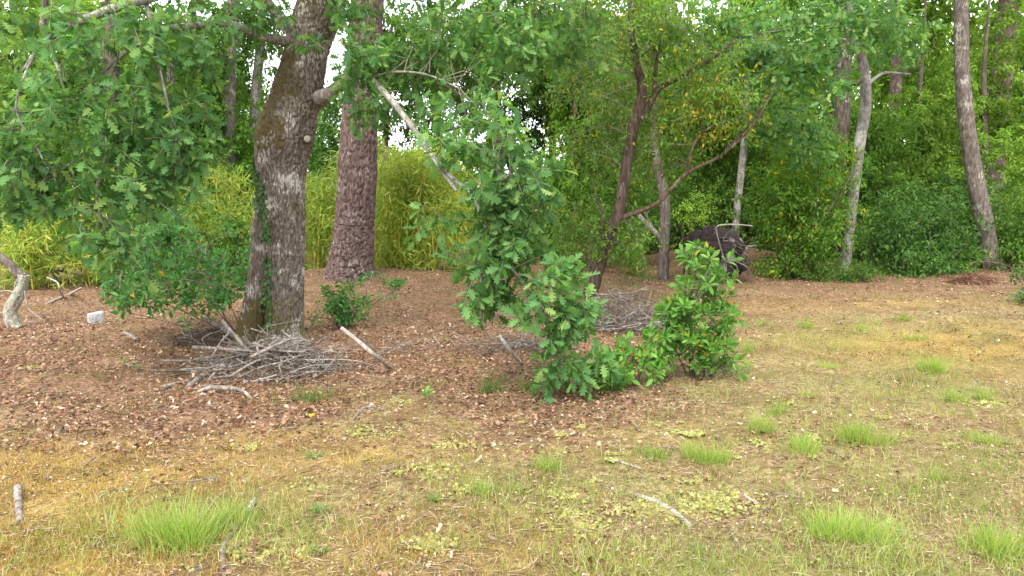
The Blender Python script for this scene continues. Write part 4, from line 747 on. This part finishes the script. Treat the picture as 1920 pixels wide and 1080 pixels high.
# ------------------------------------------------------------------ dead wood
def stick(name, label, lst, m, sides=8, group=None, lift=.6, cat='stick', forks=()):
    """a stick lying on the ground; (px, py, halfwidth px[, height m])"""
    pts = []; rad = []
    for q in lst:
        g0 = G(q[0], q[1]) if len(q) < 4 else P(q[0], q[1], q[3]); r = W(q[2], g0[1]); pts.append(g0 + (np.array([0, 0, r * lift]) if len(q) < 4 else 0)); rad.append(r)
    t_ = thing(name, label, cat, pts[0], group); mb = MB(); tube(mb, pts, rad, 7 * (len(pts) - 1) + 1, sides, furrow(rad[0] * .35, 2, 14, random.randrange(99), False)); mb.build('wood', M[m], t_)
    for fk in forks:
        q = [P(a, b, c) if c else G(a, b) for a, b, _, c in fk]; mb = MB(); tube(mb, q, [W(f_[2], q[0][1]) for f_ in fk], None, 6); mb.build('side_twig', M[m], t_)
    return t_
def brush_pile(name, label, cx, cy, sx, sy, h, n, m, lmin, lmax, bias, seed, twigs=200, rmax=.014, tilt=.2, bow=.05):
    z0 = float(gz(cx, cy)); t_ = thing(name, label, 'brush pile', (cx, cy, z0)); r_ = np.random.default_rng(seed)
    def one(mb, fine):
        rr = r_.random() ** .5; th = r_.random() * 6.283; x = cx + sx * rr * math.cos(th); y = cy + sy * rr * math.sin(th)
        top = h * max(0, 1 - rr ** 2); z = float(gz(x, y)) + .015 + top * r_.random() ** .7; L = (lmin + (lmax - lmin) * r_.random() ** 1.8) * (.55 if fine else 1)
        az = bias + r_.normal() * (.6 if not fine else 1.3); d = np.array([math.cos(az), math.sin(az), r_.normal() * (tilt if not fine else tilt + .25)]); q = []
        for s_ in (-.5, -.15, .2, .5):
            p_ = np.array([x, y, z]) + d * L * s_ + r_.normal(size=3) * L * (bow * 1.2, bow * 1.2, bow); p_[2] = max(p_[2], float(gz(p_[0], p_[1])) + .008); q.append(p_)
        r0 = (.004 + (rmax - .004) * r_.random() ** 2) if not fine else .0028
        tube(mb, q, np.array([1, .85, .65, .35]) * r0, 8 if not fine else 5, 6 if not fine else 3)
        if not fine and r_.random() < .5:
            e = q[2] + (q[3] - q[2]) * .3; d2 = nrm(d + r_.normal(size=3) * (.6, .6, .35)); e2 = e + d2 * L * .3; e2[2] = max(e2[2], .02); tube(mb, [e, (e + e2) / 2 + r_.normal(size=3) * .01, e2], [r0 * .5, r0 * .4, r0 * .2], 4, 4)
    for k in range(n):
        mb = MB(); one(mb, False); mb.build('branch', M[r_.choice([m, 'stick', 'stick_brown', 'stick_pale', 'stick_dark'], p=[.45, .17, .2, .1, .08])], t_)
    mb = MB()
    for k in range(twigs): one(mb, True)
    mb.build('twigs', M[m], t_, kind='stuff'); return t_
a0, a1 = G(380, 720), G(690, 690); c0 = G(500, 702)
brush_pile('brush_pile', 'heap of grey dead branches at the foot of the leaning oak', c0[0], c0[1] + .15, .58, .38, .27, 110, 'stick', .3, 1.05, .15, 5, 260, .018, .24, .06)
c1 = G(1175, 625); brush_pile('brush_pile', 'tangled heap of dead branches behind the lone arbutus shrub', c1[0], c1[1] + .25, .60, .36, .46, 170, 'stick', .2, .65, .1, 6, 600, .010, .32, .09)
c2 = G(400, 640); brush_pile('brush_pile', 'dark low heap of twigs left of the leaning oak', c2[0], c2[1], .42, .28, .15, 45, 'stick_dark', .25, .7, .2, 8, 160, .008)
c3 = G(720, 655); brush_pile('brush_pile', 'thin scatter of dead twigs right of the leaning oak', c3[0], c3[1], .45, .3, .06, 18, 'stick_brown', .2, .6, .0, 9, 20, .008)
c4 = G(960, 655); brush_pile('brush_pile', 'few dead branches on the ground under the drooping oak branch', c4[0], c4[1], .5, .35, .12, 30, 'stick', .3, .8, .1, 10, 60, .01)
SY = float(c0[1])
stick('pale_stick', 'long bare whitish stick propped across the right end of the oak brush heap', [(640, 615, 4, SY + .1), (672, 640, 4, SY + .02), (700, 664, 4, SY - .1), (733, 690, 3, float(G(733, 690)[1]))], 'stick_pale')
stick('forked_branch', 'grey dead branch rising from the brush heap towards the left', [(465, 660, 4.5, SY + .1), (445, 635, 4, SY + .1), (428, 615, 4, SY + .1), (416, 600, 3.5, SY + .1)], 'stick', forks=[[(432, 622, 2.2, SY + .1), (415, 640, 1.8, SY), (398, 668, 1.2, SY - .2)]])
stick('dead_branch', 'brown bare branch sloping from the left shrub down to the oak foot', [(378, 597, 4, 7.9), (410, 612, 5, 7.85), (440, 630, 6, 7.8), (470, 650, 6, 7.75)], 'stick')
stick('curved_branch', 'short arched grey branch in front of the brush heap', [(370, 738, 3.5), (395, 727, 4.5, 5.95), (430, 728, 4.5, 5.95), (455, 733, 3.5, 5.95), (475, 752, 2)], 'stick', forks=[[(392, 730, 2, 5.95), (400, 745, 1.5, 5.9), (420, 752, 1, 0)]])
stick('fallen_branch', 'thick grey branch lying at the left tip of the brush heap', [(352, 730, 5), (375, 712, 6), (402, 700, 6), (420, 685, 4, 6.5)], 'stick')
stick('pale_stick', 'brown stick leaning under the drooping oak branch', [(937, 630, 3.2, 6.9), (955, 655, 3.2, 6.75), (980, 686, 3.2)], 'stick_pale')
stick('ground_stick', 'weathered grey stick lying in the moss right of the foreground centre', [(1193, 930, 4), (1230, 945, 6), (1265, 965, 6), (1297, 990, 4)], 'stick_pale')
stick('ground_stick', 'bent grey stick in the grass at the bottom left, beside the big tuft', [(478, 938, 5), (455, 975, 7), (430, 1010, 6), (418, 1035, 6), (418, 1062, 5), (420, 1090, 5)], 'stick')
stick('ground_stick', 'short dark grey stick at the left edge of the foreground', [(33, 918, 8), (35, 950, 8), (36, 985, 7)], 'stick')
stick('ground_stick', 'small broken pale twig right of the weathered stick', [(1395, 930, 3), (1408, 940, 4), (1424, 949, 3)], 'stick_pale')
stick('forked_twig', 'small forked lichen twig on the litter in front of the heap', [(662, 788, 3), (680, 770, 3.5), (700, 764, 3), (722, 772, 2)], 'stick', forks=[[(690, 766, 2, 0), (690, 752, 1.5, 0), (688, 742, 1, 0)]])
stick('ground_stick', 'thin pale stick lying in the moss left of the pale grass tufts', [(1140, 862, 2.5), (1165, 868, 2.5), (1203, 880, 2)], 'stick_pale')
stick('ground_stick', 'small grey stick among leaves below the slope', [(812, 632, 2.5), (820, 642, 2.5), (828, 650, 2)], 'stick')
stick('ground_stick', 'fallen branch curving over the litter right of the lichen log', [(85, 572, 2), (110, 562, 3), (132, 553, 3), (152, 540, 2, 9.6)], 'stick_pale', forks=[[(120, 558, 2, 0), (112, 545, 1.6, 9.7), (108, 530, 1.4, 9.8), (88, 520, 1.1, 9.9)]])
stick('ground_stick', 'short brown log lying left of the dark twig heap', [(232, 625, 3), (245, 632, 4), (256, 640, 4)], 'stick')
# broken twigs strewn about
mb = MB(); p = scatter(420, lambda x, y: .25 + .75 * litter_mask(x, y), 3, 14, 1.2)
for q in p:
    az = rng.random() * 6.28; L = .06 + .22 * rng.random() ** 2; d = np.array([math.cos(az), math.sin(az), 0]); e = q + d * L; m_ = q + d * L * .5 + rng.normal(size=3) * .012
    q[2] += .014; e[2] = float(gz(e[0], e[1])) + .012; m_[2] = float(gz(m_[0], m_[1])) + .018; tube(mb, [q, m_, e], [.004, .0035, .002], 4, 4)
tag(mb.build('fallen_twigs', M['stick']), 'short broken twigs strewn over the litter', 'twigs', kind='stuff')
# lichen log at the left edge
LY = float(G(28, 614)[1]); lg = thing('lichen_log', 'bent lichen crusted dead limb standing at the left edge', 'log', G(28, 614)); mb = MB()
pts, rad = trunk_pts([(32, 617, 11), (22, 600, 12), (20, 582, 11), (30, 562, 11), (38, 545, 10), (42, 527, 9), (44, 515, 10)], LY); tube(mb, pts, rad, 60, 28, furrow(.016, 3, 8, 5)); mb.build('wood', M['log_bark'], lg)
mb = MB(); pts, rad = trunk_pts([(44, 520, 9), (30, 508, 8), (10, 490, 7.5), (-40, 470, 7, LY + .1), (-110, 530, 6, LY + .2), (-150, 605, 5, LY + .2)], LY); tube(mb, pts, rad, 50, 20, furrow(.014, 3, 8, 6)); mb.build('side_limb', M['grey_bark'], lg)
for l in ([(38, 555, 2), (30, 545, 1.8), (28, 535, 1.5), (34, 522, 1.2)], [(46, 545, 1.6), (52, 575, 1.5), (64, 588, 1.4), (80, 600, 1)], [(34, 552, 1.6), (15, 545, 1.5), (-5, 548, 1.2)]): limb(lg, l, M['stick_pale'], LY - .05, sides=5, name='twig', amp=.001)
# grey block
bp = G(180, 606); sb = thing('stone_block', 'small pale grey concrete block half sunk in the litter, left of the oak', 'block', bp); mb = MB()
hx, hy, hz = .085, .075, .13; rz = R(38); nn = 7; v = []; f = []
def face(o, u, v_):
    s, t2 = np.meshgrid(np.linspace(0, 1, nn), np.linspace(0, 1, nn)); q = o + s[..., None] * u + t2[..., None] * v_; i, j = np.meshgrid(np.arange(nn - 1), np.arange(nn - 1)); k_ = j * nn + i
    return q.reshape(-1, 3), np.stack([k_, k_ + 1, k_ + nn + 1, k_ + nn], -1).reshape(-1, 4)
ex, ey, ez = np.eye(3) * np.array([2 * hx, 2 * hy, hz + .03]); o0 = np.array([-hx, -hy, -.03])
for o1, u, v_ in ((o0, ex, ez), (o0 + ey + ex, -ex, ez), (o0 + ex, ey, ez), (o0 + ey, -ey, ez), (o0 + ez, ex, ey)):
    q, fq = face(o1, u, v_); cc = q - np.array([0, 0, hz / 2 - .015]); rnd = np.abs(cc / np.array([hx, hy, hz / 2 + .015])); e_ = (np.sort(rnd, 1)[:, 1] > .97); q = q - cc * (.07 * e_)[:, None]; q = q + (vnoise(q * 30, 4)[:, None] - .5) * .008
    q = np.column_stack([q[:, 0] * math.cos(rz) - q[:, 1] * math.sin(rz), q[:, 0] * math.sin(rz) + q[:, 1] * math.cos(rz), q[:, 2] + q[:, 0] * .12]); mb.add(q + bp, fq)
cm, t, b, _o = new_mat('concrete'); g = node(t, 'ShaderNodeNewGeometry'); n1 = noise(t, g.outputs['Position'], 40, 5); t.links.new(ramp(t, n1, [(.3, (.24, .245, .24)), (.6, (.38, .39, .39)), (.8, (.48, .49, .49))]), b.inputs['Base Color']); b.inputs['Roughness'].default_value = .95
t.links.new(node(t, 'ShaderNodeBump', {'Strength': .5, 'Distance': .01, 'Height': n1}).outputs[0], b.inputs['Normal']); mb.build('block', cm, sb, False)

# uprooted root plate
RY = 16.4; rb = G(1345, 492); RY = float(rb[1]); rp_ = thing('root_plate', 'dark uprooted root plate with grey soil and dangling roots at the back', 'tree stump', rb); mb = MB()
cc = P(1343, 474, RY); th, ph = np.meshgrid(np.linspace(0, math.pi, 40), np.linspace(0, 2 * math.pi, 60, endpoint=False), indexing='ij')
d = np.stack([np.sin(th) * np.cos(ph), np.sin(th) * np.sin(ph), np.cos(th)], -1); rr = .9 + .6 * (fbm(d * 2.6, 5, 4) - .5) + .35 * (fbm(d * 7, 6, 3) - .5)
v = d * rr[..., None] * np.array([W(60, RY), .42, W(52, RY)]) + cc; v[..., 2] += .22 * (v[..., 0] - cc[0]) * -.4
i, j = np.meshgrid(np.arange(39), np.arange(60), indexing='ij'); mb.add(v.reshape(-1, 3), np.stack([i * 60 + j, i * 60 + (j + 1) % 60, (i + 1) * 60 + (j + 1) % 60, (i + 1) * 60 + j], -1).reshape(-1, 4)[:, ::-1])
em, t, b, _o = new_mat('root_soil'); g = node(t, 'ShaderNodeNewGeometry'); n1 = noise(t, g.outputs['Position'], 4, 5); n2 = noise(t, g.outputs['Position'], 25, 5)
c = mixc(t, maprange(t, n1, .55, .66), ramp(t, n2, [(.3, (.016, .011, .010)), (.7, (.055, .037, .033))]), (.30, .28, .28)); t.links.new(c, b.inputs['Base Color']); b.inputs['Roughness'].default_value = 1
t.links.new(node(t, 'ShaderNodeBump', {'Strength': 1, 'Distance': .05, 'Height': n2}).outputs[0], b.inputs['Normal']); mb.build('soil_mass', em, rp_)
for k in range(42):
    a = rng.random() * 6.28; s0 = cc + np.array([math.cos(a) * W(30, RY), -.2 - .15 * rng.random(), math.sin(a) * W(24, RY) + .05]); d = nrm(np.array([math.cos(a) * .8, -.4, math.sin(a) * .4 - .8]) + rng.normal(size=3) * .4); L = .2 + .35 * rng.random()
    q = [s0, s0 + d * L * .5 + rng.normal(size=3) * .05, s0 + d * L + rng.normal(size=3) * .08 + np.array([0, 0, -.08])]; q = [np.array([x_[0], x_[1], max(x_[2], float(gz(x_[0], x_[1])) + .01)]) for x_ in q]
    mb = MB(); tube(mb, q, [.014, .009, .003], 7, 5); mb.build('root', M['stick_dark' if k % 4 else 'stick'], rp_)
lgm = MB(); pts, rad = trunk_pts([(1272, 484, 6, RY - .2), (1290, 470, 7, RY - .15), (1315, 462, 8, RY - .1), (1345, 460, 9, RY + .2)], RY); tube(lgm, pts, rad, 40, 18, furrow(.05, 3, 6, 8)); lgm.build('stump_trunk', M['dark_bark'], rp_)
limb(rp_, [(1340, 428, 1.6), (1352, 422, 1.6), (1380, 421, 1.5), (1411, 424, 1.2)], M['stick_pale'], RY - .1, sides=6, name='pale_branch', amp=.002)
limb(rp_, [(1342, 425, 1.4), (1347, 450, 1.4), (1358, 488, 1.4)], M['stick'], RY - .45, sides=6, name='pole', amp=.002)
limb(rp_, [(1372, 456, 1.8), (1395, 462, 1.8), (1418, 460, 1.4)], M['stick'], RY - .1, sides=6, name='pale_branch', amp=.002)
# heap of rusty needles
hb = G(1825, 530); mb = MB(); n = 1500; a = rng.random(n) * 6.28; r_ = rng.random(n) ** .6; x = hb[0] + r_ * np.cos(a) * .42; y = hb[1] + r_ * np.sin(a) * .3; z = gz(x, y) + (1 - r_ ** 1.5) * .16 * rng.random(n) ** .3
add_leaves(mb, np.column_stack([x, y, z]), flat_frames(n, .5), .12 + .12 * rng.random(n), [ellip_leaf(.05, .3, .2, 2)]); hm = plain_var('rusty_needles', [(0, (.09, .045, .028)), (.6, (.19, .09, .055)), (1, (.30, .17, .11))]); nh = mb.build('needle_heap', hm); tag(nh, 'low heap of rusty dead fronds by the leaning trunk', 'debris heap')

# ------------------------------------------------------------------ grass tufts, flower, seedlings
def tuft(px, py, wpx, hpx, n, label, m='grass', group='bright grass tufts on the clearing'):
    n = int(n * 2.0)
    g0 = G(px, py); Y = g0[1]; w_ = W(wpx / 2, Y); h = W(hpx, Y)
    k = 4 + int(w_ * 14); kc = (rng.random((k, 2)) - .5) * np.array([w_ * 1.0, max(w_ * .7, .04)]); kh = .8 + .4 * rng.random(k); wh = rng.integers(0, k, n)     # a few uneven clumps
    off = rng.normal(size=(n, 2)) * np.array([w_ * .20 + .012, w_ * .16 + .012]); x = g0[0] + kc[wh, 0] + off[:, 0]; y = Y + kc[wh, 1] + off[:, 1]
    fall = np.exp(-(((x - g0[0]) / (w_ * 1.1)) ** 2)); o2 = nrm(np.column_stack([off, np.zeros(n)])) * (np.linalg.norm(off, axis=1) / (w_ * .3 + .01)).clip(0, 1)[:, None]
    ln = o2 * .5 + rng.normal(size=(n, 3)) * np.array([.28, .28, 0]); mb = MB()
    add_blades(mb, np.column_stack([x, y, gz(x, y) - .01]), h * kh[wh] * (.3 + .9 * rng.random(n) ** 1.2) * (.45 + .55 * fall), .0020 + .0020 * rng.random(n), ln, .55); o = mb.build('grass_tuft', M[m]); tag(o, label, 'grass tuft', group)
T = [(1225, 858, 80, 40, 150, 'small bright tuft left of a row of three in the right foreground'), (1298, 860, 60, 45, 110, 'sparse tuft in the middle of the row of three tufts'), (1345, 872, 75, 55, 170, 'taller tuft at the right end of the row of three'),
 (1425, 810, 70, 50, 170, 'bright tuft just below the small upright one, centre right'), (1462, 775, 45, 38, 100, 'narrow upright tuft above and right of a wider bright one'), (1510, 848, 85, 45, 230, 'dense rounded tuft left of the brown leaf patch'), (1605, 830, 100, 60, 260, 'tallest tuft, behind the brown leaf patch'), (1660, 828, 60, 28, 100, 'low thin tuft right of the tallest one'),
 (1740, 692, 90, 42, 260, 'wide bright tuft on the far right of the clearing'), (1555, 692, 45, 20, 130, 'small neat rounded tuft alone in mid clearing'), (1508, 614, 50, 24, 120, 'pale far tuft left of centre in the right clearing'), (1716, 638, 50, 26, 110, 'small far tuft above the wide bright one'), (1612, 618, 45, 18, 90, 'thin far tuft between two pale ones'), (1695, 600, 45, 16, 120, 'low tuft farthest back in front of the dark bushes'), (1425, 608, 60, 18, 100, 'faint low tuft just right of the lone shrub'), (1402, 660, 30, 30, 70, 'thin upright tuft beside the lone shrub foot'),
 (1793, 750, 55, 30, 130, 'small tuft with moss at its foot near the right edge'), (1845, 750, 45, 32, 90, 'thin tuft right of the one with moss'), (1640, 610, 40, 16, 70, 'tiny tuft at the back, right of a thin one'), (1850, 830, 85, 30, 190, 'wide low tuft by the right edge above yellow moss'), (1512, 742, 50, 20, 80, 'sparse short tuft below the small rounded one'),
 (1850, 1040, 150, 75, 330, 'large pale tuft in the bottom right corner'), (1400, 690, 30, 30, 50, 'thin tuft by the shrub sprig'), (1750, 900, 60, 32, 90, 'short tuft between the low right tuft and the corner one'),
 (320, 1015, 210, 85, 650, 'large fresh green tuft at the bottom left'), (430, 985, 130, 60, 260, 'paler grass next to the bent stick, bottom left'), (900, 925, 70, 40, 130, 'thin green tuft in the foreground centre'), (1030, 878, 55, 42, 110, 'small tuft left of the thin pale stick'), (1585, 1010, 220, 60, 560, 'broad thin patch of green grass in the right foreground'), (960, 925, 80, 30, 90, 'faint tuft right of the foreground centre tuft')]
for q in T: tuft(*q)
tuft(1148, 735, 60, 65, 160, 'clump of long dark grass at the foot of the oak branch tip', 'lgrass', 'long grass clumps under the oak branch'); tuft(922, 735, 60, 50, 110, 'thin long grass left under the drooping oak branch', 'lgrass', 'long grass clumps under the oak branch'); tuft(985, 735, 50, 45, 70, 'spiky long grass below the drooping oak branch', 'lgrass', 'long grass clumps under the oak branch')
tuft(590, 750, 90, 40, 110, 'thin wispy grass in front of the brush heap', 'lgrass', 'long grass clumps under the oak branch')
def seedling(px, py, hpx, n, leaf, label, m='arb_leaf', tm=ARB):
    g0 = G(px, py); h = W(hpx, g0[1]); t_ = thing('seedling', label, 'seedling', g0, 'small seedlings on the ground'); mb = MB(); tube(mb, [g0, g0 + np.array([.005, 0, h * .5]), g0 + np.array([0, 0, h])], [.003, .0025, .0015], 5, 5); mb.build('stem', M['twig'], t_)
    for k in range(n):
        a = k * 2.4; z = h * (.35 + .65 * k / n); d = np.array([[math.cos(a), math.sin(a), .5]]); leaf_objects(np.array([g0 + np.array([0, 0, z])]), leaf_frames(d, np.array([[0, 0, 1.0]]) + rng.normal(size=(1, 3)) * .2), np.array([leaf * (.8 + .4 * rng.random())]), tm, M[m], t_)
seedling(800, 755, 26, 12, .06, 'bright seedling standing alone in front of the litter'); seedling(520, 700, 30, 9, .05, 'green seedling poking out of the brush heap', 'arb_leaf'); seedling(233, 690, 18, 8, .05, 'small seedling on bare litter at the left')
seedling(255, 697, 14, 7, .05, 'seedling right of the small left one', 'oak_leaf', OAK); seedling(375, 690, 16, 8, .05, 'seedling at the left tip of the brush heap', 'oak_leaf', OAK); seedling(690, 665, 14, 7, .045, 'seedling right of the long pale stick', 'oak_leaf', OAK); seedling(835, 645, 14, 7, .045, 'lone seedling by the small grey stick', 'oak_leaf', OAK)
def rosette(px, py, rpx, label):
    g0 = G(px, py); n = 16; a = np.arange(n) * 2.4; d = np.column_stack([np.cos(a), np.sin(a), .18 + .3 * rng.random(n)]); t_ = thing('weed_rosette', label, 'weed', g0, 'flat weed rosettes')
    leaf_objects(np.repeat(g0[None], n, 0) + np.array([0, 0, .012]), leaf_frames(d, np.tile([[0, 0, 1.0]], (n, 1))), W(rpx, g0[1]) * (.7 + .5 * rng.random(n)), BAM2, M['lgrass'], t_)
BAM2 = [ellip_leaf(.2, .2, .3, 3, .6)]
rosette(595, 1040, 26, 'flat green weed rosette at the bottom, left of centre'); rosette(590, 860, 24, 'flat weed rosette right of the ochre grass'); rosette(815, 938, 22, 'weed rosette left of the foreground centre tuft'); rosette(600, 960, 26, 'weed rosette above the bottom one')
fg = G(585, 792); fl = thing('yellow_flower', 'single small yellow flower in front of the brush heap', 'flower', fg); mb = MB(); tube(mb, [fg, fg + np.array([.004, 0, .02]), fg + np.array([0, 0, .045])], [.002, .002, .0018], 4, 5); mb.build('stem', M['lgrass'], fl)
ym = plain_var('petal', [(0, (.80, .60, .01)), (1, (.85, .70, .02))]); mb = MB(); n = 26; a = np.arange(n) * 2.4; add_leaves(mb, np.repeat((fg + np.array([0, 0, .045]))[None], n, 0), leaf_frames(np.column_stack([np.cos(a), np.sin(a), .1 + .9 * np.arange(n) / n]), np.tile([[0, 0, 1.0]], (n, 1))), np.full(n, .026), [ellip_leaf(.3, .1, .2, 2)]); mb.build('petals', ym, fl)
